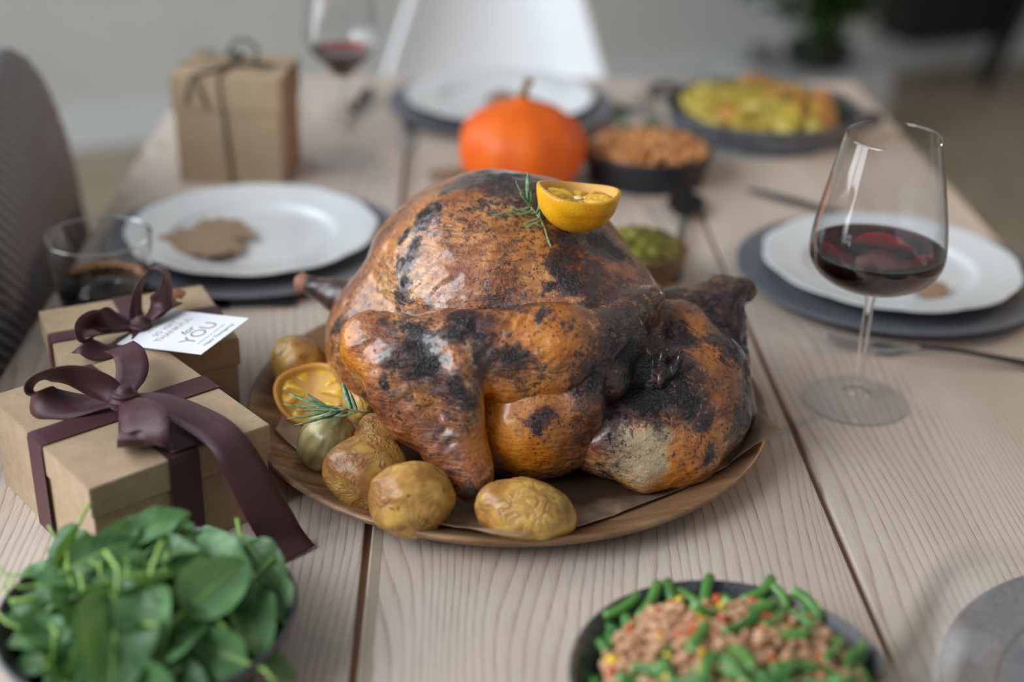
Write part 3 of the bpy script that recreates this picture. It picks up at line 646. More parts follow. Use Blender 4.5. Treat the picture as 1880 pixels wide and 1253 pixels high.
# ------------------------------------------------------------------ lemons, potatoes, onion, rosemary
def lemon_half(loc, rot, label, r=.030, elong=1.1, peel=M_PEEL, collapse=.0):
    t = thing('lemon_half', label, 'lemon', loc, 0, 'roast lemon halves'); t.rotation_euler = rot
    seg = 64
    def wob(a, rr, z): return 1+.05*math.cos(2*a+.5)+.02*math.cos(5*a)
    pr = [(r*math.sin(R(x)), -r*elong*math.cos(R(x))) for x in np.linspace(2, 90, 16)]
    pr += [(r*.985, .0010), (r*.95, .0006)]
    V, Fc = lathe(pr, seg, wob); cap(V, Fc, 0, seg, True)
    V = [(x, y, z+collapse*.005*math.cos(2*math.atan2(y, x)+.7)*(1 if z > -.01 else 0)) for x, y, z in V]
    obj('peel', V, Fc, peel, t)
    V, Fc = lathe([(r*.965, .0008), (r*.94, .0014), (r*.90, .0008), (r*.86, -.003), (r*.84, -.006), (0, -.007)], seg, wob)
    V = [(x, y, z+collapse*.005*math.cos(2*math.atan2(y, x)+.7)) for x, y, z in V]
    obj('pith', V, Fc, M_PITH, t)
    ns = 9
    for k in range(ns):
        a0 = 2*math.pi*k/ns; a1 = 2*math.pi*(k+1)/ns; bm_v = []; Fs = []
        na, nr = 8, 7; ga = .05
        for i in range(na+1):
            a = a0+ga+(a1-a0-2*ga)*i/na
            for j in range(nr+1):
                q = .10+.80*j/nr; rr = r*q*wob(a, r, 0); e = math.sin(math.pi*i/na)**.5*math.sin(math.pi*min(1, (j+.4)/(nr+.4)))**.5
                z = -.0060+.0048*e+.0012*noise.noise(Vector((rr*math.cos(a)*150, rr*math.sin(a)*150, k)))+collapse*.005*math.cos(2*a+.7)-collapse*.006*(1-q)
                bm_v.append((rr*math.cos(a), rr*math.sin(a), z))
        for i in range(na):
            for j in range(nr):
                b = i*(nr+1)+j; Fs.append((b, b+1, b+nr+2, b+nr+1))
        obj('pulp_segment', bm_v, [f[::-1] for f in Fs], M_PULP, t)
    V, Fc = ICO2; obj('core', [(v[0]*r*.13, v[1]*r*.13, v[2]*.0012-.003-collapse*.005) for v in V], Fc, M_CORE, t)
    return t
p, nrm = surface_at(1066, 432)
if p is None: p = Vector((.1, 1.03, .18))
lp = Vector(A(1063, 352, p.y-.004))
lemon_half((lp.x, lp.y, T+lp.z), (R(-2), R(6), R(20)), 'bright yellow roast lemon half sitting on top of the turkey', .0315, 1.02, M_PEEL, .4)
l2 = pz(573, 722, .035)
lemon_half((l2.x, l2.y, T+.037), (R(30), R(-16), R(10)), 'orange-toned roast lemon half between the potatoes, cut face up', .030, .95, M_PEEL2, .9)

def potato(loc, rad, rot, label, mat=None, seed=0, amp=1.0, name='roast_potato', cat='potato'):
    V, Fc = ICO5; V = V.copy(); n0 = V.copy()
    d = .10*vnoise(n0, 1.5, seed+1)+.05*vnoise(n0, 3.1, seed+2)+amp*.008*(1-2*np.abs(vnoise(n0*np.array([1, 1, 1.8]), 7.0, seed+3)))+amp*.005*(1-2*np.abs(vnoise(n0, 13, seed+4)))
    V = V*(1+d)[:, None]*np.array(rad); o = obj(name, V, Fc, mat or M_POT, loc=loc); o.rotation_euler = [R(a) for a in rot]
    return tag(o, label, cat, 'roast potatoes on the platter' if cat == 'potato' else None)
def pot_at(px, py, z, **k):
    p = pz(px, py, z); return (p.x, p.y, T+z)
potato(pot_at(757, 917, .037), (.0300, .0275, .0265), (8, 0, 20), 'round golden roast potato at the front edge of the platter', seed=10, amp=1.3)
potato(pot_at(966, 938, .034), (.0345, .0250, .0235), (0, 6, -6), 'oval wrinkled roast potato at the platter front, right of the round one', seed=20, amp=1.6)
potato(pot_at(672, 868, .036), (.0320, .0290, .0265), (10, 14, -25), 'lumpy roast potato with a purple scar, beside the onion', M_POT2, seed=32, amp=1.4)
potato(pot_at(697, 800, .037), (.0200, .0200, .0180), (0, 20, 10), 'small wrinkled potato wedged behind the purple-scarred one', seed=41, amp=1.8)
potato(pot_at(546, 668, .036), (.0240, .0250, .0230), (0, 10, 30), 'roast potato left of the lemon half, below the drumstick', seed=52, amp=1.1)
potato((-.090, 1.165, T+.040), (.020, .030, .030), (0, 0, 0), 'pale potato mostly hidden behind the turkey above the drumstick', seed=60)
potato(pot_at(668, 738, .034), (.019, .019, .019), (0, 0, 0), 'small potato squeezed between lemon half and turkey wing', seed=72)
potato(pot_at(655, 700, .034), (.013, .018, .022), (0, 20, 0), 'pale potato peeking out above the rosemary beside the wing', seed=75)
# onion
on_p = pz(602, 812, .030); V, Fc = lathe(smooth_prof([(.0, -.024), (.010, -.0235), (.019, -.017), (.0225, -.004), (.020, .010), (.012, .020), (.005, .025), (.003, .031), (0, .032)], 5), 64, lambda a, r, z: 1+.012*math.cos(14*a)+.03*math.cos(3*a))
on = obj('roast_onion', V, Fc, M_ONION, loc=(on_p.x, on_p.y, T+.031)); on.rotation_euler = (R(12), R(24), R(20)); tag(on, 'small shiny roast onion under the rosemary sprig', 'onion')

def needle(L=.022, wd=.0014):
    V = []; Fc = []; n = 8
    for i in range(n+1):
        t = i/n; w_ = wd*math.sin(math.pi*min(1, .12+t*.86))**.6; z = .18*L*t*t
        V += [(L*t, -w_, z+.0003), (L*t, 0, z+.0009*math.sin(math.pi*(.1+.85*t))+.0004), (L*t, w_, z+.0003), (L*t, 0, z-.0004)]
    for i in range(n):
        for k in range(4): a, b = i*4+k, i*4+(k+1) % 4; Fc.append((a, b, b+4, a+4))
    Fc += [(3, 2, 1, 0), tuple(n*4+k for k in range(4))]; return V, Fc
def rosemary(label, path, specs, group='rosemary sprigs'):
    """path: stem points (table coords); specs: (t along stem, tip point, width scale)"""
    o0 = Vector(path[0]); t = thing('rosemary_sprig', label, 'herb', (o0.x, o0.y, T+o0.z), 0, group)
    V, Fc = tube([Vector(p)-o0 for p in path], [.0007+.0006*i/(len(path)-1) for i in range(len(path))], 6); obj('stem', V, Fc, M_RSTEM, t)
    for (s, tip, wsc) in specs:
        k = s*(len(path)-1); i = min(int(k), len(path)-2); a = Vector(path[i]).lerp(Vector(path[i+1]), k-i); d = Vector(tip)-a; L = d.length
        V, Fc = needle(L, .0019*wsc); x = d.normalized(); zz = Vector((0, 0, 1)); y = zz.cross(x).normalized(); z2 = x.cross(y); mt = Matrix((x, y, z2)).transposed()
        obj('leaf', [tuple(mt @ Vector(v)+a-o0) for v in V], Fc, M_ROSE, t)
def on_skin(px, py, lift=.002):
    h_, nn = surface_at(px, py)
    if h_ is None: h_ = Vector(A(px, py, 1.05)); nn = Vector((0, -1, 0))
    return h_+nn*lift
def tipY(px, py, Y): return Vector(A(px, py, Y))
st = [on_skin(1008, 452, .001), on_skin(1000, 425), on_skin(990, 405, .003), on_skin(975, 390, .004), on_skin(968, 375, .006)]
Yb = st[3].y
rosemary('grey-green rosemary sprig standing against the lemon on top of turkey', st,
   [(.95, tipY(963, 322, Yb+.0), 1.3), (.9, tipY(941, 342, Yb-.008), 1.2), (.95, tipY(972, 336, Yb+.005), 1), (.85, tipY(978, 350, Yb+.004), 1), (.8, on_skin(904, 413, .003), 1), (.8, tipY(950, 360, Yb-.004), .9),
    (.7, on_skin(950, 408, .005), 1.1), (.6, on_skin(935, 398, .006), 1), (.5, on_skin(960, 424, .004), 1.1), (.45, on_skin(963, 431, .004), .9), (.6, tipY(991, 385, Yb-.006), .9), (.5, tipY(990, 372, Yb+.002), .8), (.3, on_skin(975, 418, .004), .9), (.15, on_skin(1010, 460, .002), .6)])
Yr = pz(640, 755, .06)
P2 = lambda x, y, z=.062: pz(x, y, z)
rosemary('dark green rosemary sprig lying over the lemon half and onion', [P2(692, 757, .06), P2(665, 757, .063), P2(640, 752, .066), P2(615, 748, .067), P2(590, 745, .067)],
   [(.95, P2(532, 734, .068), 1.3), (1, P2(560, 727, .074), 1.1), (.8, P2(521, 757, .066), 1.2), (.7, P2(545, 766, .064), 1), (.7, P2(531, 784, .06), 1.2), (.6, P2(545, 796, .058), 1.2), (.55, P2(590, 778, .058), 1.1), (.45, P2(627, 708, .078), 1.3), (.35, P2(640, 722, .074), .9), (.9, P2(566, 731, .072), 1), (.3, P2(596, 779, .058), .9), (.5, P2(575, 762, .066), 1.1), (.75, P2(556, 742, .07), 1)])

# ------------------------------------------------------------------ gift boxes and ribbons
def gift_box(corner, u, v, h, lid_h, label, name='gift_box', ov=.0015):
    """corner: near corner (xy); u, v: edge vectors. Origin at the centre of the base."""
    u, v = Vector((*u, 0)), Vector((*v, 0)); Lu, Lv = u.length, v.length; c = Vector((*corner, 0))+(u+v)/2; a = math.atan2(u.y, u.x)
    t = thing(name, label, 'gift box', (c.x, c.y, T), a)
    def open_box(L, W, z0, z1, mat_name, wall=.0016, up_open=True):
        bm = bmesh.new()
        o = [(-L/2, -W/2), (L/2, -W/2), (L/2, W/2), (-L/2, W/2)]; i = [(x*(1-2*wall/L), y*(1-2*wall/W)) for x, y in o]
        zc = z0 if up_open else z1; ze = z1 if up_open else z0; s_ = wall if up_open else -wall
        vo = [bm.verts.new((*p, zc)) for p in o]; ve = [bm.verts.new((*p, ze)) for p in o]; vi = [bm.verts.new((*p, ze)) for p in i]; vb = [bm.verts.new((*p, zc+s_)) for p in i]
        bm.faces.new(vo); bm.faces.new(vb)
        for k in range(4):
            j = (k+1) % 4; bm.faces.new((vo[k], vo[j], ve[j], ve[k])); bm.faces.new((ve[k], ve[j], vi[j], vi[k])); bm.faces.new((vi[k], vi[j], vb[j], vb[k]))
        bmesh.ops.recalc_face_normals(bm, faces=bm.faces[:])
        bmesh.ops.bevel(bm, geom=[e for e in bm.edges if e.calc_length() > .01], offset=.0006, segments=2, affect='EDGES'); return bm
    from_bm('base', open_box(Lu-.004, Lv-.004, 0, h-.003, 'k'), M_KRAFT, t, smooth=False)
    from_bm('lid', open_box(Lu, Lv, h-lid_h, h, 'k', up_open=False), M_KRAFT, t, smooth=False)
    return t, Lu, Lv
def strip(path, widths, normals=None, th=.0005, wdir=None):
    """ribbon through points; wdir gives the width direction at each point"""
    V = []; Fc = []; UV = []; n = len(path); P = [Vector(p) for p in path]; nw = 4
    s = 0
    for i, p in enumerate(P):
        t_ = (P[min(i+1, n-1)]-P[max(i-1, 0)]).normalized(); wd = Vector(wdir[i]); wd = (wd-t_*wd.dot(t_)).normalized(); nn = t_.cross(wd)
        if i: s += (p-P[i-1]).length
        for k in range(nw+1):
            e = k/nw-.5; V.append(tuple(p+wd*widths[i]*e+nn*(.0006*math.cos(e*math.pi)))); UV.append((s*10, e*.024/.024*.5+.5))
    for i in range(n-1):
        for k in range(nw): a = i*(nw+1)+k; Fc.append((a, a+1, a+nw+2, a+nw+1))
    return V, Fc, UV
def spl(pts, n=8):
    out = []; P = [np.array(p, float) for p in pts]
    for i in range(len(P)-1):
        p0, p1, p2, p3 = P[max(i-1, 0)], P[i], P[i+1], P[min(i+2, len(P)-1)]
        for k in range(n):
            t_ = k/n; out.append(.5*((2*p1)+(-p0+p2)*t_+(2*p0-5*p1+4*p2-p3)*t_*t_+(-p0+3*p1-3*p2+p3)*t_**3))
    out.append(P[-1]); return out
def ribbon(name, t, ctrl, W=.023, n=8, mat=None):
    """ctrl rows: (x,y,z, wx,wy,wz, width factor) in the parent's local frame"""
    S_ = spl(ctrl, n); path = [s[:3] for s in S_]; wd = [s[3:6] for s in S_]; ws = [W*s[6] for s in S_]
    V, Fc, UV = strip(path, ws, wdir=wd); o = obj(name, V, Fc, mat or M_RIB, t, uv=UV)
    md = o.modifiers.new('thick', 'SOLIDIFY'); md.thickness = .0006; md.offset = 0; return o
def to_local(t, p):
    a = -t.rotation_euler[2]; d = Vector(p)-Vector((t.location.x, t.location.y, 0)); return Vector((d.x*math.cos(a)-d.y*math.sin(a), d.x*math.sin(a)+d.y*math.cos(a), d.z))
def bands(t, Lu, Lv, h, W, axes=('u', 'v'), lid=.024):
    e = .0012
    for axn in axes:
        L = Lu if axn == 'u' else Lv
        prof = [(-L/2-e, .001), (-L/2-e, h*.5), (-L/2-e, h-.003), (-L/2-e*.4, h+e*.6), (-L/2+.004, h+e), (0, h+e), (L/2-.004, h+e), (L/2+e*.4, h+e*.6), (L/2+e, h-.003), (L/2+e, h*.5), (L/2+e, .001)]
        V, Fc, UV = [], [], []
        for i, (a, z) in enumerate(prof):
            for k in range(5):
                q = (k/4-.5)*W; V.append((a, q, z) if axn == 'u' else (q, a, z)); UV.append((i*.05, k/4))
        for i in range(len(prof)-1):
            for k in range(4): b = i*5+k; Fc.append((b, b+1, b+6, b+5))
        o = obj('ribbon_band', V, Fc, M_RIB, t, smooth=False, uv=UV); md = o.modifiers.new('thick', 'SOLIDIFY'); md.thickness = .0006; md.offset = 0
# front box
g1, Lu, Lv = gift_box((-.2375, .811), (.1095, .0885), (-.116, .119), .076, .024, 'front kraft gift box with plum satin bow behind the spinach bowl')
bands(g1, Lu, Lv, .076, .0235)
def L1(px, py, z): return to_local(g1, pz(px, py, z))
def row(f, px, py, z, wdv, k=1.0): p = f(px, py, z); return (p.x, p.y, p.z, *wdv, k)
def wdpx(f, px, py, z, dx, dy, dz=0):    # width direction from two sighted points
    a = f(px, py, z); b = f(px+dx, py+dy, z+dz); return tuple((b-a).normalized())
# left loop: lies to the left of the knot, opening toward the camera
kn = (228, 735, .088)
up_ = (0, 0, 1)
ribbon('bow_loop', g1, [row(L1, 222, 728, .088, wdpx(L1, 222, 728, .088, 2, -20, .004), .45), row(L1, 190, 712, .094, wdpx(L1, 190, 712, .094, 6, -20, .008), .8), row(L1, 130, 690, .104, wdpx(L1, 130, 690, .104, 5, -20, .012), 1), row(L1, 78, 694, .104, wdpx(L1, 78, 694, .104, -4, -18, .016), 1),
   row(L1, 62, 716, .094, wdpx(L1, 62, 716, .094, -6, -18, .014), 1), row(L1, 90, 742, .084, wdpx(L1, 90, 742, .084, 2, -20, .006), 1), row(L1, 150, 744, .081, wdpx(L1, 150, 744, .081, 8, -20, .002), 1), row(L1, 195, 736, .083, wdpx(L1, 195, 736, .083, 6, -20, .002), .8), row(L1, 224, 733, .086, wdpx(L1, 224, 733, .086, 2, -20, .004), .45)], .026)
# right loop: droops over the front of the lid
ribbon('bow_loop', g1, [row(L1, 232, 735, .088, wdpx(L1, 232, 735, .088, 16, -8, 0), .45), row(L1, 250, 748, .098, wdpx(L1, 250, 748, .098, 20, -8, .002), .85), row(L1, 266, 776, .102, wdpx(L1, 266, 776, .102, 22, -5, .003), 1.25), row(L1, 268, 806, .094, wdpx(L1, 268, 806, .094, 22, -3, .003), 1.35), row(L1, 264, 818, .085, wdpx(L1, 264, 818, .085, 22, -2, .0), 1.3),
   row(L1, 258, 806, .0795, wdpx(L1, 258, 806, .0795, 20, -2, 0), 1.1), row(L1, 246, 775, .0805, wdpx(L1, 246, 775, .0805, 18, -4, 0), .8), row(L1, 234, 744, .086, wdpx(L1, 234, 744, .086, 16, -6, 0), .45)], .028)
# short tail standing up behind the knot
ribbon('ribbon_tail', g1, [row(L1, 226, 728, .088, wdpx(L1, 226, 728, .088, 20, -2, 0), .5), row(L1, 236, 702, .092, wdpx(L1, 236, 702, .092, 20, -2, 0), .85), row(L1, 243, 675, .098, wdpx(L1, 243, 675, .098, 20, -3, 0), 1), row(L1, 236, 648, .100, wdpx(L1, 236, 648, .1, 20, -6, 0), 1), row(L1, 218, 636, .094, wdpx(L1, 218, 636, .094, 18, -10, 0), 1)], .024)
# long tail over the lid and down to the table
ribbon('ribbon_tail', g1, [row(L1, 232, 732, .088, wdpx(L1, 232, 732, .088, 8, -18, 0), .45), row(L1, 290, 738, .090, wdpx(L1, 290, 738, .09, 10, -18, 0), .9), row(L1, 360, 768, .088, wdpx(L1, 360, 768, .088, 16, -14, 0), 1.05), row(L1, 415, 808, .086, wdpx(L1, 415, 808, .086, 18, -10, 0), 1.05),
   row(L1, 452, 868, .066, wdpx(L1, 452, 868, .066, 20, -6, 0), 1.05), row(L1, 490, 940, .036, wdpx(L1, 490, 940, .036, 20, -8, 0), 1.1), row(L1, 520, 985, .012, wdpx(L1, 520, 985, .012, 20, -10, 0), 1.1), row(L1, 546, 1020, .002, wdpx(L1, 546, 1020, .002, 20, -8, 0), 1.1)], .0285)
V, Fc = ICO4; kp = L1(*kn); Vk = V*np.array([.0105, .009, .0105]); Vk = Vk*(1+.10*np.cos(6*V[:, 2:3]*2.2+2*V[:, 0:1]))
obj('knot', [tuple(Vector(v)+kp) for v in Vk], Fc, M_RIB, g1, uv=np.stack([V[:, 0], V[:, 2]], 1))
ribbon('under_ribbon', g1, [row(L1, 300, 770, .080, wdpx(L1, 300, 770, .08, 20, -8, 0), 1), row(L1, 330, 800, .080, wdpx(L1, 330, 800, .08, 20, -10, 0), 1.1), row(L1, 350, 822, .0785, wdpx(L1, 350, 822, .0785, 20, -10, 0), 1.1)], .026)

# rear box with tag
g2, Mu, Mv = gift_box((-.303, .992), (.1285, .0575), (-.0545, .1045), .070, .024, 'kraft gift box with plum bow and white tag, behind the front gift box')
bands(g2, Mu, Mv, .070, .018)
def L2(px, py, z): return to_local(g2, pz(px, py, z))
ribbon('bow_loop', g2, [row(L2, 255, 600, .078, wdpx(L2, 255, 600, .078, 14, 6, 0), .4), row(L2, 250, 570, .088, wdpx(L2, 250, 570, .088, 14, 0, -.004), .8), row(L2, 255, 530, .104, wdpx(L2, 255, 530, .104, 16, -6, -.006), 1), row(L2, 278, 494, .118, wdpx(L2, 278, 494, .118, 14, -14, -.014), 1.1), row(L2, 304, 505, .116, wdpx(L2, 304, 505, .116, 14, -8, -.012), 1.1),
   row(L2, 302, 540, .102, wdpx(L2, 302, 540, .102, 16, 4, -.006), 1), row(L2, 285, 570, .090, wdpx(L2, 285, 570, .090, 16, 10, 0), .8), row(L2, 264, 596, .080, wdpx(L2, 264, 596, .08, 14, 8, 0), .4)], .021)
ribbon('bow_loop', g2, [row(L2, 252, 598, .078, wdpx(L2, 252, 598, .078, 4, -16, .0), .5), row(L2, 215, 592, .086, wdpx(L2, 215, 592, .086, 2, -16, .004), .9), row(L2, 170, 588, .092, wdpx(L2, 170, 588, .092, -4, -14, .010), 1), row(L2, 148, 612, .090, wdpx(L2, 148, 612, .09, -12, -10, .010), 1.1), row(L2, 165, 640, .079, wdpx(L2, 165, 640, .079, -6, -14, .004), 1.1),
   row(L2, 205, 640, .074, wdpx(L2, 205, 640, .074, 4, -16, 0), 1), row(L2, 235, 618, .075, wdpx(L2, 235, 618, .075, 8, -14, 0), .8), row(L2, 254, 602, .078, wdpx(L2, 254, 602, .078, 6, -14, 0), .5)], .023)
ribbon('ribbon_tail', g2, [row(L2, 256, 600, .078, wdpx(L2, 256, 600, .078, 4, 14, 0), .5), row(L2, 215, 600, .083, wdpx(L2, 215, 600, .083, 2, 14, 0), .8), row(L2, 175, 600, .086, wdpx(L2, 175, 600, .086, 2, 14, 0), .8), row(L2, 146, 598, .088, wdpx(L2, 146, 598, .088, 2, 14, 0), .8)], .014)
ribbon('ribbon_tail', g2, [row(L2, 262, 598, .080, wdpx(L2, 262, 598, .08, 6, 14, 0), .6), row(L2, 285, 580, .086, wdpx(L2, 285, 580, .086, 10, 12, 0), .9), row(L2, 305, 562, .090, wdpx(L2, 305, 562, .09, 10, 10, 0), .9), row(L2, 322, 552, .088, wdpx(L2, 322, 552, .088, 10, 10, 0), .8)], .018)
kp = L2(258, 600, .080); obj('knot', [tuple(Vector(v)*.85+kp) for v in Vk], Fc, M_RIB, g2, uv=np.stack([V[:, 0], V[:, 2]], 1))
# tag: hangs by the bow, so a thing of its own
tc = [pz(231, 631, .0765), pz(390, 654, .088), pz(438, 583, .090), pz(291.5, 570, .0785)]
cen = sum(tc, Vector())/4; ex = ((tc[1]-tc[0])+(tc[2]-tc[3])).normalized(); ey_ = ((tc[3]-tc[0])+(tc[2]-tc[1])); ey = (ey_-ex*ey_.dot(ex)).normalized(); ez = ex.cross(ey)
TL = ((tc[1]-tc[0]).length+(tc[2]-tc[3]).length)/2; TW = ((tc[3]-tc[0]).length+(tc[2]-tc[1]).length)/2
tg = thing('gift_tag', 'white rectangular paper tag with printed greeting tied to the rear bow', 'gift tag', (0, 0, 0))
tg.matrix_world = Matrix((( ex.x, ey.x, ez.x, cen.x), (ex.y, ey.y, ez.y, cen.y), (ex.z, ey.z, ez.z, cen.z+T), (0, 0, 0, 1)))
from_bm('card', box_bm(TL, TW, .0006, 0), M_TAG, tg, smooth=False)
def text(s_, size, x, y, mat, shear=0, sx=1.0, ext=.00008):
    cu = bpy.data.curves.new('t', 'FONT'); cu.body = s_; cu.size = size; cu.align_x = 'CENTER'; cu.align_y = 'CENTER'; cu.extrude = ext; cu.shear = shear; cu.resolution_u = 3
    to = bpy.data.objects.new('t', cu); C.objects.link(to); bpy.context.view_layer.update()
    me = bpy.data.meshes.new_from_object(to.evaluated_get(bpy.context.evaluated_depsgraph_get())); bpy.data.objects.remove(to)
    me.materials.clear(); me.materials.append(mat); o = bpy.data.objects.new('printed_text', me); C.objects.link(o); o.parent = tg
    o.location = (x, y, .00036); o.rotation_euler = (0, 0, math.pi/2); o.scale = (sx, 1, 1); return o
text('SO VERY', .0085, -TL*.22, 0, M_INK, 0, .85); text('THANKFUL', .0100, -TL*.115, 0, M_INK, 0, .86); text('for', .0115, .004, 0, M_INKD, .35); text('YOU', .0190, TL*.195, 0, M_INK, 0, .95)
text('Happy Thanksgiving', .0048, TL*.41, 0, M_INKD, .4)
for xx, ln in ((-TL*.34, .30), (TL*.33, .6)):
    for s_ in (-1, 1):
        from_bm('printed_rule', box_bm(.0005, TW*ln*.4, .00012, 0), M_INKD, tg, smooth=False, loc=(xx, s_*TW*ln*.26, .00036))
    from_bm('printed_dot', box_bm(.0012, .0012, .00012, 0), M_INKD, tg, smooth=False, loc=(xx, 0, .00036))
card_leaf('card_leaf', onT(pz(322, 556, .078), .077), 'tiny russet leaf tucked into the rear bow above the tag', .018, 1.0, simple('russet leaf', lin(132, 78, 44), .7))

# tall box
g3, Nu, Nv = gift_box((-.334, 1.616), (.129, -.0135), (.0115, .1095), .131, .041, 'tall kraft gift box tied with dark twine behind the plates')
def twine(name, t, pts, r=.0012): V, Fc = tube(pts, r, 6); return obj(name, V, Fc, M_TWINE, t)
e = .0015; hx, hy, hh = Nu/2+e, Nv/2+e, .131+e
tx = -.004
twine('twine', g3, [(tx+.006, -hy, .001), (tx, -hy, .09), (tx-.003, -hy, hh), (tx, 0, hh), (tx, hy, hh), (tx, hy, .001)], .0017)
twine('twine', g3, [(-hx, .0, .001), (-hx, 0, hh), (0, 0, hh), (hx, .002, hh), (hx, .0, .001)], .0017)
loop = [(tx+.012+.017*math.cos(a), .01, hh+.013+.014*math.sin(a)) for a in np.linspace(-1.2, 4.3, 26)]; twine('twine_loop', g3, loop, .0022)
twine('twine_end', g3, [(tx-.004, -.01, hh), (-.03, -.04, hh), (-.038, -hy, hh), (-.048, -hy-.001, .098)], .0015)
twine('twine_end', g3, [(tx-.004, -.01, hh), (-.02, -.04, hh), (-.034, -hy, hh), (-.022, -hy-.001, .094)], .0015)
def small_leaf(name, L, Wd, bend, mat, t=None, loc=None, rot=None, n=10, m_=6, uvs=True):
    V = []; Fc = []; UV = []
    for i in range(n+1):
        u = i/n; wd = Wd*math.sin(math.pi*u**.8)**.75*.5+1e-4
        for j in range(m_+1):
            v_ = j/m_*2-1; V.append((L*u*math.cos(bend*u*.5), wd*v_, -L*u*math.sin(bend*u*.5)+abs(v_)*wd*.35)); UV.append((u, v_))
    for i in range(n):
        for j in range(m_): a = i*(m_+1)+j; Fc.append((a, a+1, a+m_+2, a+m_+1))
    o = obj(name, V, Fc, mat, t, uv=UV, loc=loc)
    if rot: o.rotation_euler = rot
    return o
for k, (x, y, rz_, L) in enumerate(((-.028, .03, 2.9, .038), (-.02, .02, .2, .030), (.018, -.022, .3, .034), (.012, -.018, 2.6, .022))):
    o = small_leaf('dried_leaf', L, .013, .3, M_DLEAF, None, (0, 0, 0)); q = Matrix.Rotation(g3.rotation_euler[2], 3, 'Z') @ Vector((x, y, hh+.004))
    o.location = (g3.location.x+q.x, g3.location.y+q.y, T+q.z); o.rotation_euler = (.2, -.1, rz_)
    tag(o, 'small near-black dried leaf on top of the tall kraft box', 'leaf', 'dark leaves on the tall box')

# ------------------------------------------------------------------ bowls
def bowl(name, loc, R_, h, mat, label, foot=.55, th=.005, flare=1.0):
    f = R_*foot
    outer = smooth_prof([(0, 0), (f*.95, 0), (f*1.05, .002), (R_*.82, h*.42), (R_*.95, h*.75), (R_, h-.0015)], 5); inner = smooth_prof([(R_-.002, h), (R_-th, h-.003), (R_*.9-th*.6, h*.72), (R_*.76, h*.40), (f*.9, th+.001), (0, th)], 5)
    V, Fc = lathe(outer+inner, 96, lambda a, r, z: 1+.006*math.cos(3*a+.4)); return tag(obj(name, V, Fc, mat, loc=loc), label, 'bowl')
# spinach
SP = Vector((-.190, .718, 0)); bowl('spinach_bowl', onT(SP), .0925, .046, M_DARKB, 'dark stoneware bowl heaped with spinach in front of gift boxes')
def spin_leaf(seed):
    r_ = random.Random(seed); L = .052*r_.uniform(.75, 1.15); Wd = L*r_.uniform(.50, .72); bend = r_.uniform(.1, .9); n, m_ = 14, 10; V = []; Fc = []; UV = []
    ph = r_.random()*6
    for i in range(n+1):
        u = i/n; wd = Wd*(math.sin(math.pi*min(1, u**.72*.98+.01))**.62)*.5*(1-.15*u)+2e-4
        for j in range(m_+1):
            v_ = j/m_*2-1
            z = -bend*L*u*u*.5+abs(v_)**1.5*wd*r_.uniform(.42, .48)+.0016*math.sin(9*u+4*v_+ph)*abs(v_)+.0010*math.sin(17*u+ph)*v_
            V.append((L*u, wd*v_, z)); UV.append((u, v_))
    for i in range(n):
        for j in range(m_): a = i*(m_+1)+j; Fc.append((a, a+1, a+m_+2, a+m_+1))
    o = obj('spinach_leaf', V, Fc, M_SPIN, uv=UV)
    V, Fc = tube([(-.022*r_.uniform(.7, 1.3), r_.uniform(-.006, .006), r_.uniform(-.004, .01)), (-.010, 0, .001), (0, 0, .0002), (L*.5, 0, -bend*L*.125-.0003), (L*.85, 0, -bend*L*.36)], [.0014, .0013, .0011, .0007, .0002], 6)
    obj('stalk', V, Fc, M_STALK, o); return o
protos = [spin_leaf(i) for i in range(8)]; used = [False]*8
def put_leaf(k, loc, rot, sc=1.0, label='green spinach leaf piled loosely in the dark bowl'):
    p = protos[k]
    if not used[k]: used[k] = True; o = p; o.location = loc; o.rotation_euler = rot; o.scale = (sc,)*3
    else: o = dup(p, loc, rot, (sc,)*3)
    return tag(o, label, 'spinach', 'spinach leaves in the dark bowl')
for i in range(150):
    q = (i+.5)/150; rr = .076*math.sqrt(q) if i > 20 else .05*math.sqrt(i/20); a = i*2.39996+.4*random.random()
    zc = .036+.036*(1-(rr/.085)**2)+random.uniform(-.012, .004)
    x, y = SP.x+rr*math.cos(a)*.96, SP.y+rr*math.sin(a)*.96
    rz_ = a+random.gauss(0, 1.2); tilt = math.atan(rr*.9/.085*.8)
    L = .02+.008*(rr > .055); loc = Vector((x-L*math.cos(rz_), y-L*math.sin(rz_), T+zc+random.uniform(0, .006)))
    put_leaf(i % 8, loc, (random.gauss(0, .35), math.cos(rz_-a)*tilt*.5+random.gauss(-.05, .22), rz_), random.uniform(.72, 1.15), label=('green spinach leaf at the crown of the spinach pile' if rr < .03 else 'green spinach leaf at the back of the pile, toward the gift box' if math.sin(a) > .45 else 'green spinach leaf at the front of the pile, farthest from the gift box' if math.sin(a) < -.45 else 'green spinach leaf on the side of the pile toward the plank gap' if math.cos(a) > 0 else 'green spinach leaf on the pile side away from the turkey'))
def leafpx(k, px, py, z, tx, ty, tz, roll, sc, label):
    a = pz(px, py, z); b = pz(tx, ty, tz); d = b-a; put_leaf(k, (a.x, a.y, T+a.z), (roll, -math.atan2(d.z, math.hypot(d.x, d.y)), math.atan2(d.y, d.x)), sc, label)
leafpx(0, 146, 962, .074, 105, 1035, .052, .5, .95, 'dark spinach leaf with upright stalk at the bowl back beside the gift box')
leafpx(1, 275, 1075, .080, 250, 1215, .060, .1, 1.25, 'broad spinach leaf draped over the front middle of the spinach pile')
leafpx(2, 215, 1080, .080, 210, 1200, .062, -.3, 1.2, 'wide spinach leaf beside the broad leaf at the pile front')
leafpx(3, 455, 1000, .060, 520, 1080, .050, .2, 1.0, 'spinach leaf hanging toward the bowl rim nearest the ribbon tail')

